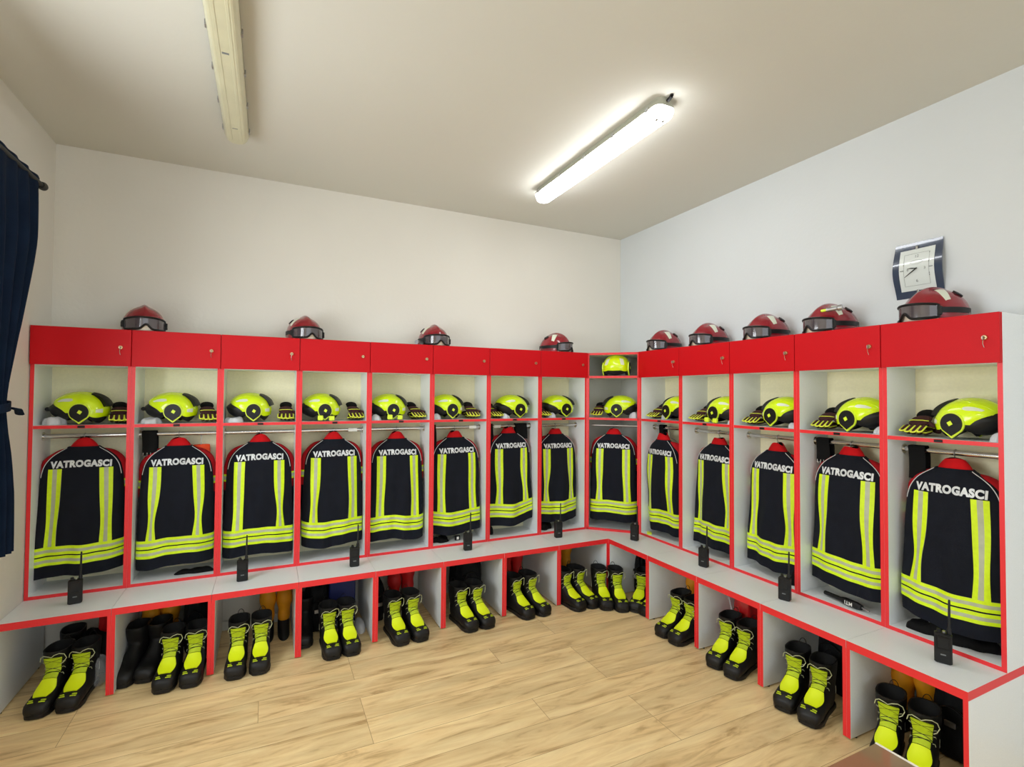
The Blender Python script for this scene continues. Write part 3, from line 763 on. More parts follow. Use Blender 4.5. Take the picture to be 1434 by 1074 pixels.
def cloth(n, lx, ly, a_, b_, h_, seed, lab, m_='cloth', edge=None):
    R_ = random.Random(seed); ph = [R_.random()*6.28 for _ in range(6)]
    mb = MB(); NU, NV = 40, 14
    def g(u, v):
        a = 2*PI*u; r = 1-.0*v; q = math.sin(v*PI/2); rr = (1+.10*math.sin(3*a+ph[0])+.06*math.sin(7*a+ph[1]))
        e = math.cos(v*PI/2)**.6
        x = a_*rr*e*math.cos(a); y = b_*rr*e*math.sin(a)
        z = h_*q*(1+.25*math.sin(x*60+ph[2])*math.sin(y*50+ph[3]))
        return Vector((x, y, max(z, 0)))
    mb.grid(g, NU, NV, m_, closeu=True)
    mb.grid(lambda u, v: g(u, 0)*(1-v), NU, 1, m_, closeu=True)
    o = mb.build('folded_hood', loc=at(n, lx, ly, SH+.0006), rot=(0, 0, rz(n)), angle=80)
    return tag(o, lab, 'cloth', 'folded hoods beside the helmets')
for i, (n, lx) in enumerate((('L8', .082), ('L7', .082), ('L6', .075), ('L4', .062), ('L3', .055), ('L2', .175), ('L1', .145), ('C0', .385), ('R1', .145), ('R2', .41), ('R3', .40), ('R4', .412), ('R5', .415))):
    hh = {'R1': .06, 'C0': .045, 'L8': .045}.get(n, .034)
    a_ = {'L3': .03, 'R1': .05, 'R3': .035, 'R2': .026, 'L1': .035, 'L2': .035, 'C0': .035, 'L8': .052, 'L7': .052, 'L6': .05}.get(n, .032)
    cloth(n, lx, -.19 if n not in ('R1',) else -.1, a_, .05, hh, 31+i, 'pale grey folded hood by the helmet, ' + ORD[n])

# ------------------------------------------------------------------ radios
def radio():
    t = empty('handheld_radio', '', 'radio')
    b = MB(); b.rbox((0, 0, .0625), (.030, .0185, .0625), 'radio', .005); b.rbox((0, -.0185, .088), (.022, .002, .026), 'hblk', .0015); b.build('body', t)
    b = MB()
    b.rbox((0, -.0208, .088), (.018, .0008, .020), 'radio', .0006); b.build('speaker_grille', t, smooth=False)
    b = MB(); b.box(-.009, .009, -.0190, -.0184, .036, .041, 'ink'); b.build('badge', t, smooth=False)
    b = MB(); b.tube([(.020, .004, .124), (.020, .004, .142), (.020, .004, .15), (.021, .004, .262), (.021, .004, .268)], [.0085, .0085, .0052, .0042, .0028], 'radio', 14); b.build('antenna', t)
    b = MB(); b.cyl((-.014, .002, .124), (-.014, .002, .138), .0075, 'radio', 16, .0068); b.build('knob', t)
    b = MB(); b.cyl((.002, .002, .124), (.002, .002, .133), .0058, 'metal', 14); b.build('knob', t)
    b = MB(); b.rbox((0, .022, .075), (.010, .003, .032), 'hblk', .002); b.build('belt_clip', t)
    return t
RD = radio()
RADS = [((-3.925, -.415), .18, 'standing on the first bench section from the left'), ((-3.137, -.415), .05, 'standing on the bench below the third jacket from the left'),
        ((-2.489, -.425), -.05, 'standing on the bench below the fourth jacket from the left'), ((-1.694, -.405), -.1, 'standing on the bench below the sixth jacket from the left'),
        ((-.925, -.39), -.15, 'standing on the bench just left of the corner'), ((-.423, -.705), -1.1, 'standing on the bench just right of the corner'),
        ((-.40, -1.380), -1.25, 'standing on the bench below the second jacket right of the corner'), ((-.413, -1.975), -1.2, 'standing on the bench below the third jacket right of the corner'),
        ((-.404, -2.705), -1.15, 'largest and nearest, on the last bench section on the right')]
for i, (p, r, lab) in enumerate(RADS):
    lab = 'black handheld radio ' + lab; loc = (p[0], p[1], ZB)
    if i == 0: RD.location = loc; RD.rotation_euler = (0, 0, r); RD['label'] = lab; RD['group'] = 'handheld radios on the bench'
    else: dup(RD, loc, (0, 0, r), lab, 'handheld radios on the bench')

# ------------------------------------------------------------------ boots
BR = [(-.153, .030, -.153, .026, .004), (-.147, .060, -.145, .012, .038), (-.120, .078, -.118, .012, .052), (-.080, .088, -.080, .012, .054), (-.045, .104, -.040, .012, .051),
      (-.016, .128, .03, .012, .049), (.004, .148, .11, .012, .047), (.016, .165, .142, .055, .046), (.012, .186, .138, .11, .048), (.004, .212, .142, .165, .053),
      (-.002, .236, .148, .215, .056), (-.002, .250, .150, .252, .056)]
def bsurf(s, th, k=1.):
    fy, fz, by, bz, w_ = catmull(BR, s); cy, cz = (fy+by)/2, (fz+bz)/2; dy, dz = (fy-by)/2, (fz-bz)/2
    c, sn = math.cos(th), math.sin(th); ex = .78
    cc = math.copysign(abs(c)**ex, c); ss = math.copysign(abs(sn)**ex, sn)
    return Vector((w_*ss*k, cy+dy*cc*k, max(.008, cz+dz*cc*k)))
def boot(black=False):
    t = empty('firefighter_boot' if not black else 'rubber_boot', '', 'boot')
    S = Surf(lambda a, c: bsurf(a, c), lambda a, c: Vector((0, (catmull(BR, a)[0]+catmull(BR, a)[2])/2, (catmull(BR, a)[1]+catmull(BR, a)[3])/2)))
    b = MB(); b.grid(lambda u, v: bsurf(11*v, 2*PI*u), 32, 48, 'boot', closeu=True)
    b.grid(lambda u, v: bsurf(11, 2*PI*u, 1-.1*v), 32, 1, 'boot', closeu=True); b.grid(lambda u, v: bsurf(11-2.6*v, 2*PI*u, .9), 32, 6, 'hlin', closeu=True)
    b.add([bsurf(8.4, 2*PI*i/32, .9) for i in range(32)], [tuple(range(32))], 'hlin')
    b.build('upper', t, angle=70)
    # sole
    prof = [(-.153, .018), (-.147, .036), (-.12, .052), (-.08, .056), (-.035, .05), (.02, .044), (.08, .044), (.125, .042), (.146, .03), (.150, .012)]
    out = [(x, y) for y, x in prof] + [(-x, y) for y, x in prof[::-1]]
    b = MB(); n = len(out)
    lv = [(.0, .94), (.006, 1.0), (.020, 1.0), (.026, .96)]
    for (z0, k0), (z1, k1) in zip(lv, lv[1:]):
        b.add([(x*k0, y*k0, z0) for x, y in out]+[(x*k1, y*k1, z1) for x, y in out], [(i, (i+1) % n, n+(i+1) % n, n+i) for i in range(n)], 'rubber')
    b.add([(x*.94, y*.94, 0) for x, y in out], [tuple(range(n-1, -1, -1))], 'rubber'); b.add([(x*.96, y*.96, .026) for x, y in out], [tuple(range(n))], 'rubber')
    b.build('sole', t)
    b = MB(); patch(b, S, lambda u, v: (.02+1.88*v, -2.1+4.2*u), 20, 8, .002, 'rubber'); b.build('toe_cap', t, angle=60)
    if black: return t
    b = MB(); patch(b, S, lambda u, v: (2.5+2.5*v, (-1+2*u)*(.40+.36*math.sin(min(1, v*1.6)*PI/2)-.24*max(0, v-.65)/.35)), 10, 12, .004, 'yelb'); b.build('instep_panel', t, angle=60)
    b = MB(); patch(b, S, lambda u, v: (5.1+.9*v, (-1+2*u)*.50), 8, 8, .004, 'lime'); patch(b, S, lambda u, v: (6.15+3.2*v, (-1+2*u)*(.58+.06*v)), 8, 14, .005, 'lime'); b.build('tongue', t, angle=60)
    for sg in (-1, 1):
        b = MB(); patch(b, S, lambda u, v, sg=sg: (1.62+.14*v+.1*u, sg*(.14+.50*u)), 6, 2, .004, 'lime'); b.build('toe_mark', t)
        b = MB(); patch(b, S, lambda u, v, sg=sg: (1.92+.12*v+.1*u, sg*(.22+.38*u)), 6, 2, .004, 'lime'); b.build('toe_mark', t)
        b = MB(); patch(b, S, lambda u, v, sg=sg: (7.0+.85*v, sg*(2.02+.10*u)), 2, 5, .002, 'hrefl'); b.build('reflective_tab', t)
    b = MB()
    def sp(s, th, o=.0085):
        p = bsurf(s, th); c = S.center(s, th); return p+(p-c).normalized()*o
    zs = [5.6, 6.3, 7.2, 8.1, 9.0]
    for k, (s0, s1) in enumerate(zip(zs, zs[1:])):
        for a_, b_ in ((-.62, .62), (.62, -.62)):
            if k in (0, 2) and a_ > 0: continue
            b.tube([sp(s0+(s1-s0)*i/8, a_+(b_-a_)*i/8, .006) for i in range(9)], .0011, 'laceb', 6)
    for s0 in (6.0, 7.2, 8.4):
        for sg in (-1, 1): b.tube([sp(s0, sg*.68, .006), sp(s0+.15, sg*.84, .008), sp(s0+.05, sg*1.0, .003)], .0012, 'lace', 6)
    b.tube([(.0, -.004, .226), (.016, -.014, .24), (.036, -.012, .246), (.052, .0, .236), (.058, .01, .212), (.05, .0, .196), (.04, -.006, .19)], .0018, 'lace', 6)
    b.tube([(.0, -.004, .226), (-.012, -.014, .236), (-.03, -.012, .24), (-.044, -.002, .228), (-.05, .006, .206)], .0018, 'lace', 6)
    b.build('laces', t)
    b = MB(); b.tube([Vector((.018*math.cos(PI*i/10), .146+.004*math.sin(PI*i/10), .240+.034*math.sin(PI*i/10))) for i in range(11)], .003, 'hblk', 8, flat=.5); b.build('pull_loop', t)
    return t
BP = boot(); first = True
def place_boot(x, y, r, lab):
    global first
    lab = 'yellow-tongued boot, ' + lab
    if first: BP.location = (x, y, .0005); BP.rotation_euler = (0, 0, r); BP['label'] = lab; BP['group'] = 'firefighter boots under the bench'; first = False
    else: dup(BP, (x, y, .0005), (0, 0, r), lab, 'firefighter boots under the bench')
for n, xa, xb, y, r in (('first bay from the curtain', -3.985, -3.870, -.515, -.14), ('second bay from the curtain', -3.480, -3.362, -.52, -.08), ('third bay from the curtain', -3.150, -3.030, -.535, -.06),
                        ('fourth bay from the curtain', -2.650, -2.540, -.54, .05), ('fifth bay from the curtain', -2.243, -2.122, -.545, .12),
                        ('sixth bay from the curtain', -1.785, -1.668, -.56, .16), ('seventh bay from the curtain', -1.355, -1.228, -.55, .2)):
    place_boot(xa, y-.004, r, 'left of the pair in the '+n); place_boot(xb, y-.004, r+.03, 'right of the pair in the '+n)
for k, (x, y, r, lab) in enumerate(((-.950, -.592, .20, 'leftmost of the six in the corner'), (-.832, -.592, .20, 'second from the left of the six in the corner'), (-.705, -.668, -.28, 'third from the left of the six in the corner'),
                   (-.612, -.745, -.36, 'fourth from the left of the six in the corner'), (-.470, -.835, -1.0, 'fifth from the left of the six in the corner'), (-.430, -.962, -1.52, 'rightmost of the six in the corner, behind the red upright'))):
    place_boot(x, y, r, lab)
for n, ya, yb, x, r in (('second bay right of the corner', -1.255, -1.375, -.54, -1.42), ('third bay right of the corner', -1.665, -1.790, -.53, -1.30),
                        ('fourth bay right of the corner', -2.105, -2.235, -.53, -1.28), ('last bay on the right', -2.555, -2.680, -.53, -1.24)):
    place_boot(x, ya, r, 'left of the pair in the '+n); place_boot(x+.005, yb, r-.03, 'right of the pair in the '+n)
# plain black boots further back
KB = boot(True)
for i, (x, y, r, lab) in enumerate(((-3.675, -.38, -.2, 'left one in the second bay'), (-3.575, -.37, -.2, 'right one in the second bay'),
        (-3.97, -.30, .1, 'left one at the back of the first bay'), (-2.78, -.33, -.1, 'at the back left of the fourth bay'))):
    lab = 'plain black boot, ' + lab
    if i == 0: KB.location = (x, y, .0005); KB.rotation_euler = (0, 0, r); KB['label'] = lab; KB['group'] = 'plain black boots at the back'
    else: dup(KB, (x, y, .0005), (0, 0, r), lab, 'plain black boots at the back')

# ------------------------------------------------------------------ waders and stored things under the bench
def waders(n, lx, ly, m_, lab, zb=.0, top=.395):
    t = empty('rubber_waders', lab, 'waders', at(n, lx, ly, 0), rz(n), 'waders stored under the bench')
    for sg in (-1, 1):
        b = MB(); R_ = random.Random(int(lx*1000)+sg); p0 = R_.random()*6
        def g(u, v, sg=sg):
            a = 2*PI*u; z = .075+(top-.075)*v+zb; r = .030+.020*math.sin(v*2.0)+.004*math.sin(v*18+p0); 
            return Vector((sg*(.047+.004*v)+r*math.cos(a)*(1+.05*math.sin(3*a+v*6)), r*1.15*math.sin(a), z))
        b.grid(g, 22, 20, m_, closeu=True); b.add([g(i/22, 1) for i in range(22)], [tuple(range(22))], m_)
        leg = b.build('leg', t, angle=80)
        b = MB()
        def f(u, v, sg=sg):
            a = 2*PI*u; q = v; 
            k = math.cos((q-1)*1.2); z = .002+zb+.09*q; L_ = .075*(1-q)**1.0+.038; 
            return Vector((sg*.047+.036*math.cos(a)*(1 if q < .9 else .95), L_*math.sin(a)-(.03*(1-q)), z))
        b.grid(f, 22, 8, 'rubber', closeu=True); b.add([f(i/22, 0) for i in range(22)], [tuple(range(22))], 'rubber'); b.build('foot', leg, angle=80)
    b = MB(); b.rbox((0, 0, top+.004+zb), (.1, .052, .012), m_, .006); b.build('folded_waist', t)
waders('L6', .335, -.17, 'wadery', 'ochre yellow waders behind the third pair of boots')
waders('L7', .15, -.14, 'wadery', 'ochre yellow waders in deep shade in the second bay')
waders('L1', .27, -.15, 'wadery', 'ochre yellow waders left of the corner bench panel')
waders('R2', .125, -.22, 'wadery', 'ochre yellow waders mostly hidden, second bay right of the corner')
waders('R5', .105, -.22, 'wadery', 'ochre yellow waders in the last bay on the right')
waders('L4', .26, -.16, 'waderr', 'red waders with black feet in the fifth bay')
waders('L2', .25, -.16, 'waderr', 'red waders with black feet in the seventh bay')
def bag(name, n, lx, ly, a_, b_, h_, m_, lab, seed, strap=True, cat='bag'):
    R_ = random.Random(seed); ph = [R_.random()*6.28 for _ in range(8)]
    t = empty(name, lab, cat, at(n, lx, ly, .0008), rz(n))
    mb = MB()
    def g(u, v):
        a = 2*PI*u; q = -PI/2+PI*v; e = math.cos(q)**.45 if math.cos(q) > 1e-6 else 0
        c, s = math.cos(a), math.sin(a); cc = math.copysign(abs(c)**.7, c); ss = math.copysign(abs(s)**.7, s)
        w_ = 1+.07*math.sin(3*a+ph[0]+v*4)+.05*math.sin(8*a+ph[1]+v*9)
        z = h_*(.5+.5*math.copysign(abs(math.sin(q))**.6, math.sin(q))); z *= 1+.05*math.sin(5*a+ph[2])*(1 if v > .5 else 0)
        return Vector((a_*cc*e*w_*(1-.15*z/h_), b_*ss*e*w_*(1-.15*z/h_), z))
    mb.grid(g, 44, 26, m_, closeu=True); mb.build('body', t, angle=80)
    if strap:
        mb = MB(); mb.tube([Vector((-a_*.5+a_*i/8, -b_*.96-.012*math.sin(PI*i/8), h_*.62+.08*h_*math.sin(PI*i/8))) for i in range(9)], .007, 'hblk', 8, flat=.4); mb.build('strap', t)
        mb = MB(); mb.rbox((0, -b_*1.0-.012, h_*.5), (.02, .004, .012), 'metal', .002); mb.build('buckle', t)
    return t
bag('equipment_bag', 'L8', .30, -.25, .13, .12, .22, 'bag', 'dark bag behind the first pair of boots', 1)
bag('plastic_bag', 'L8', .345, -.42, .06, .06, .15, 'plastic', 'clear plastic bag beside the first red upright', 2, False)
bag('red_pouch', 'L8', .36, -.2, .05, .05, .40, 'rplastic', 'red pouch at the back right of the first bay', 3, False, 'pouch')
bag('equipment_bag', 'L7', .345, -.22, .065, .1, .40, 'bag', 'tall black bag behind the second pair of boots', 4)
bag('equipment_bag', 'L5', .13, -.22, .08, .09, .31, 'bag', 'dark grey strapped bag in the fourth bay', 5)
bag('equipment_bag', 'L3', .27, -.27, .12, .11, .40, 'bag', 'large black bag behind the sixth pair of boots', 6)
bag('equipment_bag', 'L4', .075, -.24, .05, .08, .27, 'bag', 'narrow black bag left of the fifth pair of boots', 7)
bag('equipment_bag', 'L2', .075, -.26, .05, .1, .38, 'bag', 'narrow black bag left of the red waders in the seventh bay', 8)
bag('equipment_bag', 'L1', .08, -.26, .055, .1, .38, 'bag', 'black bag left of the yellow waders by the corner', 18)
bag('equipment_bag', 'R1', .078, -.33, .045, .045, .30, 'bag', 'tall black bag behind the corner boots', 9)
bag('red_bag', 'R3', .125, -.27, .08, .09, .40, 'rplastic', 'red plastic bag with clear strap, third bay right of the corner', 10, False)
bag('equipment_bag', 'R3', .30, -.27, .06, .08, .2, 'bag', 'small black bag beside the red bag', 19)
bag('equipment_bag', 'R4', .215, -.22, .11, .10, .40, 'bag', 'black bag with loose cords, fourth bay right of the corner', 12)
bag('equipment_bag', 'R5', .30, -.24, .095, .11, .36, 'bag', 'large dark bag in the last bay on the right', 13)
# the clear strap in front of the red bag
b = MB(); b.tube([at('R3', .045, -.37, .405), at('R3', .05, -.37, .34), at('R3', .085, -.375, .25), at('R3', .12, -.38, .2)], .006, 'plastic', 8, flat=.3)
tag(b.build('plastic_strap'), 'clear plastic strap hanging in front of the red bag', 'strap')
# dark blue crate
t = empty('blue_crate', 'dark blue crate standing at the back of the fourth bay', 'crate', at('L5', .29, -.17, .0006), 0)
b = MB(); b.rbox((0, 0, .19), (.085, .1, .19), 'blue', .008); b.build('body', t)
b = MB(); b.rbox((0, 0, .392), (.089, .104, .01), 'blue', .004); b.build('lid', t)
# low grey shoe beside it
b = MB(); b.grid(lambda u, v: Vector((.035*math.cos(2*PI*u)*math.cos(v*PI/2)**.5, .09*math.sin(2*PI*u)*math.cos(v*PI/2)**.5, .055*math.sin(v*PI/2))), 24, 10, 'cloth', closeu=True)
tag(b.build('canvas_shoe', loc=at('L5', .395, -.33, .0006)), 'pale canvas shoe at the back right of the fourth bay', 'shoe')

# ------------------------------------------------------------------ belts and other gear in the hanging space
def belt(n, lx, w_, L_, lab, m_='glove2', buckle=True, z1=1.335, bend=0.):
    t = empty('utility_belt', lab, 'belt', at(n, lx, -.13, z1), rz(n), 'belts looped over the rails')
    b = MB()
    path = [(0, .018, -L_), (0, .018, -.05), (0, .0165, .0), (0, .009, .008), (0, 0, .0095), (0, -.009, .008), (0, -.0165, .0), (0, -.018, -.05), (bend, -.022, -L_*.9)]
    n_ = len(path)
    def g(u, v):
        q = catmull(path, v*(n_-1)); return Vector((q[0]+w_*(u-.5)+.003*math.sin(v*15), q[1], q[2]))
    b.grid(g, 4, 40, m_)
    b.grid(lambda u, v: g(u, v)+Vector((0, .0, 0))+ (Vector((0, -.004, .0)) if v > .5 else Vector((0, .004, .0))), 4, 40, m_)
    b.build('webbing', t, angle=80)
    if buckle:
        b = MB()
        for sg in (-1, 1): b.tube([(bend+sg*w_*.25-.010, -.028, -L_*.82), (bend+sg*w_*.25-.010, -.028, -L_*.95), (bend+sg*w_*.25+.010, -.028, -L_*.95), (bend+sg*w_*.25+.010, -.028, -L_*.82)], .0022, 'chrome', 6)
        b.build('buckle', t)
belt('L7', .072, .075, .15, 'wide black belt with two metal buckles in the second bay from the curtain')
belt('L3', .045, .05, .20, 'black belt hanging at the left of the sixth bay from the curtain')
belt('L2', .06, .06, .22, 'black belt hanging at the left of the seventh bay from the curtain', buckle=False)
belt('L2', .345, .10, .13, 'broad black strap hanging at the right of the seventh bay from the curtain', buckle=False)
belt('L1', .055, .06, .17, 'black strap hanging just left of the jacket next to the corner unit', buckle=False)
belt('R1', .12, .05, .12, 'grey strap on the rail just right of the corner unit', buckle=False)
belt('R3', .415, .03, .2, 'narrow black strap at the right of the third bay right of the corner', buckle=False)
belt('R4', .075, .075, .14, 'wide black belt with buckles in the fourth bay right of the corner')
belt('R5', .085, .07, .17, 'wide black belt beside the largest jacket at the right end', buckle=False)
# orange vest behind the second jacket
b = MB(); b.grid(lambda u, v: Vector((.07*math.cos(2*PI*u)*(1-.3*(1-v)), .02*math.sin(2*PI*u), -.32*v+.002*math.sin(9*u))), 24, 12, 'orange', closeu=True)
b.tube([(0, 0, -.02), (0, 0, .07)], .0018, 'metal', 6)
tag(b.build('orange_vest', loc=at('L7', .335, -.085, 1.245), angle=80), 'orange vest showing behind the second jacket from the left', 'vest')
# things lying on the locker floors
t = empty('torch', 'black torch with white letters lying under the jacket second from the right end', 'torch', at('R4', .235, -.215, ZB+T+.0195), rz('R4'))
t.rotation_euler = (0, 0, rz('R4')-.15)
b = MB(); b.tube([(-.125, 0, 0), (-.03, 0, 0), (0, 0, 0), (.065, 0, 0), (.09, 0, 0)], [.011, .012, .019, .019, .013], 'hblk', 18); b.build('barrel', t)
V, F = text_mesh('MTI', .027, .0006, .0003, 1.05)
b = MB(); b.add([(-(v.x)+.03, -.0193-(.0003 if v.z > 0 else 0), -(v.y-.010)) for v in V], F, 'tag'); b.build('lettering', t, smooth=False, recalc=False)
b = MB(); b.tube([(.09, 0, 0), (.13, .002, -.004)], .004, 'metal', 8); b.build('tail_rod', t)
def dark_heap(n, lx, ly, a_, b_, h_, seed, lab, name='black_glove_pair', z=ZB+T):
    R_ = random.Random(seed); ph = [R_.random()*6.28 for _ in range(6)]; mb = MB()
    def g(u, v):
        a = 2*PI*u; q = math.sin(v*PI/2); e = math.cos(v*PI/2)**.6; rr = 1+.16*math.sin(3*a+ph[0])+.1*math.sin(6*a+ph[1])
        x = a_*rr*e*math.cos(a); y = b_*rr*e*math.sin(a); return Vector((x, y, max(0, h_*q*(1+.3*math.sin(x*40+ph[2])*math.cos(y*50+ph[3])))))
    mb.grid(g, 36, 12, 'glove2', closeu=True); mb.grid(lambda u, v: g(u, 0)*(1-v), 36, 1, 'glove2', closeu=True)
    return tag(mb.build(name, loc=at(n, lx, ly, z+.0006), rot=(0, 0, rz(n)), angle=80), lab, 'cloth', 'dark cloths on the locker floors')
dark_heap('R5', .13, -.19, .075, .035, .05, 3, 'black folded cloth on the floor of the last locker on the right', 'folded_cloth')
dark_heap('R5', .285, -.15, .09, .07, .06, 4, 'black overtrousers heap behind the nearest radio', 'folded_overtrousers')
dark_heap('L7', .33, -.18, .10, .04, .022, 5, 'black cloth on the floor of the second locker from the curtain', 'folded_cloth')
dark_heap('L3', .10, -.17, .07, .05, .035, 6, 'black cloth on the floor of the sixth locker from the curtain', 'folded_cloth')
dark_heap('L2', .06, -.14, .035, .04, .09, 7, 'black cloth on the floor of the seventh locker from the curtain', 'folded_cloth')
dark_heap('L1', .10, -.16, .07, .06, .055, 8, 'black cloth on the floor of the locker left of the corner unit', 'folded_cloth')
dark_heap('R3', .40, -.18, .028, .05, .10, 9, 'black cloth on the floor of the third locker right of the corner', 'folded_cloth')
for n, lx in (('L3', .23),):
    b = MB(); b.rbox((0, 0, .0), (.02, .008, .018), 'hblk', .003); b.box(-.008, .010, -.0088, -.0082, -.010, .010, 'tag')
    tag(b.build('key_fob', loc=at(n, lx, -.2, ZB+T+.0186), smooth=False), 'small black fob with white mark in the sixth locker from the curtain', 'fob')
b = MB(); b.rbox((0, 0, .006), (.02, .035, .006), 'hyel2', .002)
o = tag(b.build('yellow_armband', loc=at('R5', .215, -.215, ZB+T+.0006), rot=(0, 0, rz('R5')+.9)), 'yellow reflective band beside the nearest radio', 'armband')
b = MB(); b.rbox((0, 0, .006), (.018, .032, .006), 'hyel2', .002)
o = tag(b.build('yellow_armband', loc=at('R1', .075, -.235, ZB+T+.0006), rot=(0, 0, rz('R1')+.9)), 'yellow reflective band under the jacket right of the corner unit', 'armband')

# ------------------------------------------------------------------ ceiling lamps
def lamp(x, y0, y1, lit, lab):
    t = empty('ceiling_lamp', lab, 'lamp', (x, (y0+y1)/2, H), 0, 'twin tube ceiling lamps')
    L_ = (y1-y0)/2; hw_ = .062
    b = MB()
    def ring(hwid, z, e=1.):
        pts = []; r = .035
        for i in range(7): a = PI/2*i/6; pts.append((hwid-r+r*math.cos(a), L_*e-r+r*math.sin(a)))
        q = pts + [(-x_, y_) for x_, y_ in pts[::-1]] + [(-x_, -y_) for x_, y_ in pts] + [(x_, -y_) for x_, y_ in pts[::-1]]
        return [(x_, y_, z) for x_, y_ in q]
    def loft(mb, rings, m_):
        n = len(rings[0])
        for r0, r1 in zip(rings, rings[1:]): mb.add(r0+r1, [(i, (i+1) % n, n+(i+1) % n, n+i) for i in range(n)], m_)
        mb.add(rings[-1], [tuple(range(n))], m_)
    loft(b, [ring(hw_-.014, -.0005), ring(hw_-.010, -.02), ring(hw_, -.034), ring(hw_, -.042)], 'lamph'); b.build('housing', t, angle=35)
    b = MB(); dm = {1: 'lampon', 2: 'lampon2', 0: 'lampoff'}[int(lit)]
    loft(b, [ring(hw_-.002, -.0425), ring(hw_-.003, -.056), ring(hw_-.010, -.075, .998), ring(hw_-.018, -.086, .995), ring(hw_-.025, -.089, .992)], dm); b.build('diffuser', t, angle=50)
    for sg in (-1, 1):
        for k in range(5):
            yy = -L_+.08+(2*L_-.16)*k/4; b = MB(); b.rbox((sg*(hw_+.001), yy, -.040), (.004, .012, .011), 'metal', .001); b.build('latch', t, smooth=False)
    if not lit:
        for xx in (-.024, .024):
            b = MB(); b.rbox((xx, 0, -.0885), (.006, L_-.05, .0022), 'lampoff', .001); b.build('diffuser_rib', t, smooth=False)
        for y_, hh in ((-.2, .006), (L_-.19, .003)):
            b = MB(); b.box(-.013, .013, y_-hh, y_+hh, -.0898, -.0890, 'ink'); b.build('printed_mark', t, smooth=False)
    else:
        for sg in (-1, 1):
            b = MB(); b.box(sg*.020-.008, sg*.020+.008, -L_+.045, -L_+.065, -.0905, -.0888, 'lamph'); b.build('tube_holder', t, smooth=False)
        b = MB(); b.tube([(.0, -L_-.03, -.008), (.0, -L_-.002, -.018)], .009, 'hblk', 10); b.tube([(.0, -L_-.03, -.008), (0, -L_-.03, -.0005)], .009, 'hblk', 10); b.build('cable_gland', t)
lamp(-3.195, -1.96, -.66, False, 'unlit yellowed tube lamp on the ceiling at the left')
lamp(-1.245, -1.96, -.66, True, 'lit white tube lamp on the ceiling near the corner')
lamp(-3.195, -4.9, -3.6, 2, 'lit tube lamp on the ceiling behind the camera, left row')
lamp(-1.245, -4.9, -3.6, False, 'unlit tube lamp on the ceiling behind the camera, right row')

# ------------------------------------------------------------------ clock
t = empty('wall_clock', 'square wall clock with a curved dark blue frame on the right wall', 'clock', (RWX-.001, -2.443, 2.235), -PI/2)
cw, chh = .110, .142
def cs(x, z, o=0.): return Vector((x, -.018-.014*math.cos(z/chh*PI*.9)-.004*(z/chh)-o, z))
b = MB()
def edgew(x, z): return x*(1+.04*math.cos(z/chh*PI*.5)-.04)
b.grid(lambda u, v: cs(edgew(-cw+2*cw*u, -chh+2*chh*v), -chh+2*chh*v), 14, 20, 'clockf'); b.grid(lambda u, v: cs(edgew(-cw+2*cw*u, -chh+2*chh*v), -chh+2*chh*v, -.005), 14, 20, 'clockf')
for uu in (0, 1): b.grid(lambda u, v, uu=uu: cs(edgew(-cw+2*cw*uu, -chh+2*chh*v), -chh+2*chh*v, -.005*u), 1, 20, 'clockf')
for vv in (0, 1): b.grid(lambda u, v, vv=vv: cs(edgew(-cw+2*cw*u, -chh+2*chh*vv), -chh+2*chh*vv, -.005*v), 14, 1, 'clockf')
b.box(-.05, .05, -.016, -.0005, -.06, .06, 'hblk')
b.build('frame', t, angle=60)
fw, fh = .078, .106
b = MB(); b.grid(lambda u, v: cs(-fw+2*fw*u, -fh+2*fh*v, .002), 12, 18, 'clockw'); b.grid(lambda u, v: cs(-fw+2*fw*u, -fh+2*fh*v, -.001), 12, 18, 'clockw')
face = b.build('clock_face', t, angle=60)
b = MB()
def line(pts, r=.0007): b.tube([cs(x, z, .003) for x, z in pts], r, 'ink', 5)
bw_, bh_ = .056, .082
for a_, c_ in (((-bw_, -bh_), (bw_, -bh_)), ((bw_, -bh_), (bw_, bh_)), ((bw_, bh_), (-bw_, bh_)), ((-bw_, bh_), (-bw_, -bh_))): line([(a_[0]+(c_[0]-a_[0])*i/8, a_[1]+(c_[1]-a_[1])*i/8) for i in range(9)], .0005)
line([(.027*math.cos(a*PI/12), .036+.011*math.sin(a*PI/12)) for a in range(25)], .0005)
for txt, sx, sz, size in (('12', 0, .060, .020), ('3', .038, -.007, .018), ('6', 0, -.066, .020), ('9', -.038, -.007, .018), ('CASIM', 0, .031, .013)):
    V, F = text_mesh(txt, size, 0., .0002)
    if txt == 'CASIM': continue
    b.add([cs(v.x+sx, v.y+sz, .0028+(.0003 if v.z > 0 else 0)) for v in V], F, 'ink')
b.build('printed_dial', face, smooth=False, recalc=False)
b = MB()
b.box(-.070, -.056, -.0, -.0, 0, 0, 'hand') if 0 else None
for x0, x1 in ((-.072, -.057), (.057, .072)): b.tube([cs(x0, 0, .004), cs(x1, 0, .004)], .0013, 'hand', 6)
for x, z in ((.056, .028), (-.056, .028), (.056, .075), (.057, -.03), (.057, -.04)): b.tube([cs(x, z-.002, .004), cs(x, z+.002, .004)], .0014, 'hand', 6)
V, F = text_mesh('unesa', .014, .0003, .0002)
b.build('hour_mark', face)
b = MB(); b.tube([cs(.004, .001, .007), cs(-.018, .006, .007), cs(-.038, .007, .006)], [.0030, .0026, .0008], 'hand', 6); b.build('hour_hand', t)
b = MB(); b.tube([cs(.006, .004, .009), cs(-.022, -.016, .009), cs(-.052, -.036, .009)], [.0028, .0024, .0008], 'hand', 6); b.build('minute_hand', t)
for zz_ in (.112, -.112):
    b = MB(); b.rbox(cs(-.002, zz_, .006), (.005, .004, .009), 'chrome', .001); b.build('clip', t)

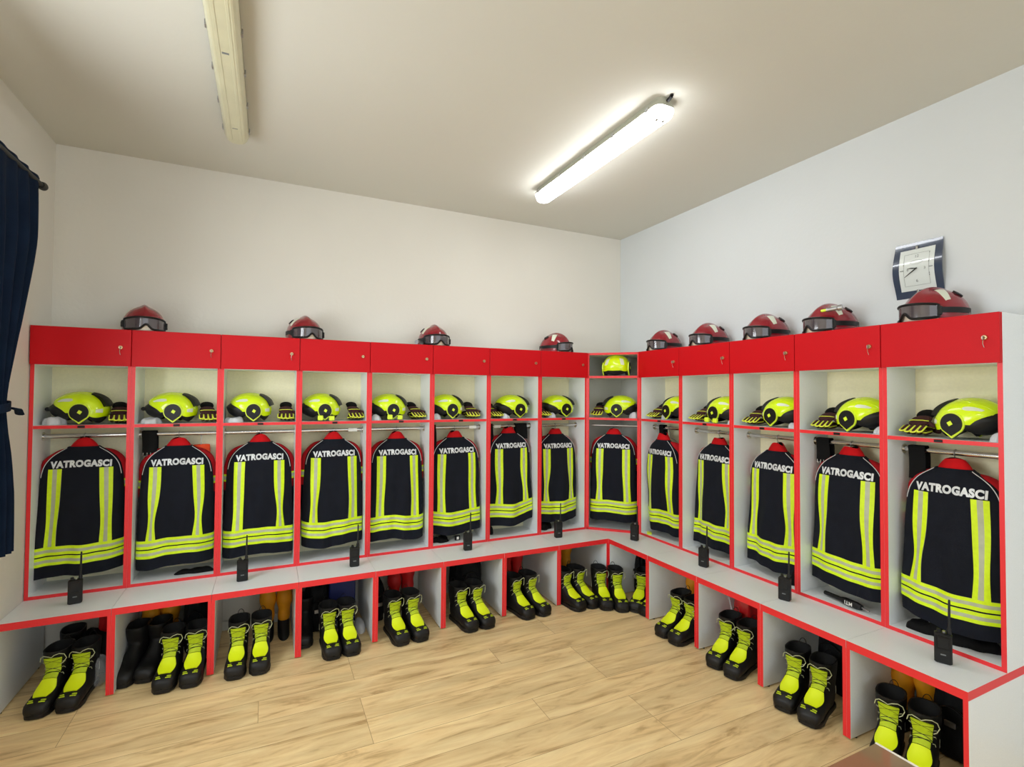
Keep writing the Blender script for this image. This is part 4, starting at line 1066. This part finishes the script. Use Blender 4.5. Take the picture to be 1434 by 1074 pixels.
# ------------------------------------------------------------------ curtain
b = MB(); xr = XL+.085; zrod = 2.655
b.tube([(xr, -3.3, zrod), (xr, -.45, zrod)], .012, 'rod', 14); b.tube([(xr, -.452, zrod), (xr, -.43, zrod), (xr, -.415, zrod), (xr, -.402, zrod)], [.016, .022, .02, .008], 'rod', 16)
for yy in (-.53, -3.2): b.tube([(XL+.0008, yy, zrod+.004), (xr, yy, zrod)], .007, 'rod', 10)
tag(b.build('curtain_rod'), 'dark curtain rod with rounded end on the left wall', 'curtain rod')
t = empty('curtain', 'dark navy curtain tied back on the left wall', 'curtain', (xr, -.9, 0))
b = MB()
ET = [(.83, -.714), (1.0, -.72), (1.2, -.735), (1.35, -.77), (1.46, -.815), (1.55, -.815), (1.7, -.765), (1.9, -.69), (2.1, -.60), (2.3, -.515), (2.5, -.482), (2.67, -.470)]
FT = [(.83, -1.10), (1.2, -1.05), (1.5, -.93), (1.8, -1.12), (2.2, -1.32), (2.67, -1.5)]
def cur(u, v, o):
    z = .83+1.85*v; y0 = sum(lerpt(ET, z+d) for d in (-.08, 0, .08))/3; y1 = sum(lerpt(FT, z+d) for d in (-.1, 0, .1))/3; y = y0+(y1-y0)*u
    w_ = (y0-y1); amp = .028*(.55+.45*min(1, abs(z-1.5)/.4))*min(1, .25+(2.68-z)*2.2); 
    return Vector((o*1. + amp*math.sin(u*52+1.2*math.sin(z*2))*(.7+.3*math.sin(u*11))*(1 if v < .97 else .8)+.0, y+.9, z))
b.grid(lambda u, v: cur(u, v, .0), 110, 40, 'curtain'); b.grid(lambda u, v: cur(u, v, .004), 110, 40, 'curtain')
for uu in (0, 1): b.grid(lambda u, v, uu=uu: cur(uu, v, .004*u), 1, 40, 'curtain')
b.grid(lambda u, v: cur(u, 0, .004*v), 110, 1, 'curtain')
b.build('drape', t, angle=80)
b = MB(); pts = []
for i in range(25): a = 2*PI*i/24; pts.append((.045*math.cos(a), -.875+.9+.09*math.sin(a)*1.0, 1.505+.01*math.sin(a)))
b.grid(lambda u, v: Vector((pts[int(round(u*24))][0], pts[int(round(u*24))][1], pts[int(round(u*24))][2]-.02+.04*v)), 24, 1, 'curtain')
b.tube([(.03, .10, 1.50), (.04, .14, 1.492), (.03, .185, 1.47)], [.012, .016, .018], 'curtain', 8, flat=.4)
b.build('tieback', t)

# ------------------------------------------------------------------ glossy table, only its corner shows
t = empty('glossy_table', 'glossy brown table corner with a painted edge highlight, bottom right', 'table', (-2.15, -3.45, 0))
b = MB(); b.box(-.46, .462, -.62, .302, .735, .75, 'table', right='tabglint'); b.build('tabletop', t, smooth=False)
b = MB(); b.box(.4565, .4625, -.6205, .3025, .7502, .7512, 'tabglint'); b.build('edge_highlight', t, smooth=False)  # thin strip added as the highlight along the top edge
for sx in (-1, 1):
    for sy in (-.52, .22):
        b = MB(); b.cyl((sx*.38, sy, .0005), (sx*.38, sy, .7348), .02, 'metal', 16); b.build('leg', t)
print('objects', len(bpy.data.objects))
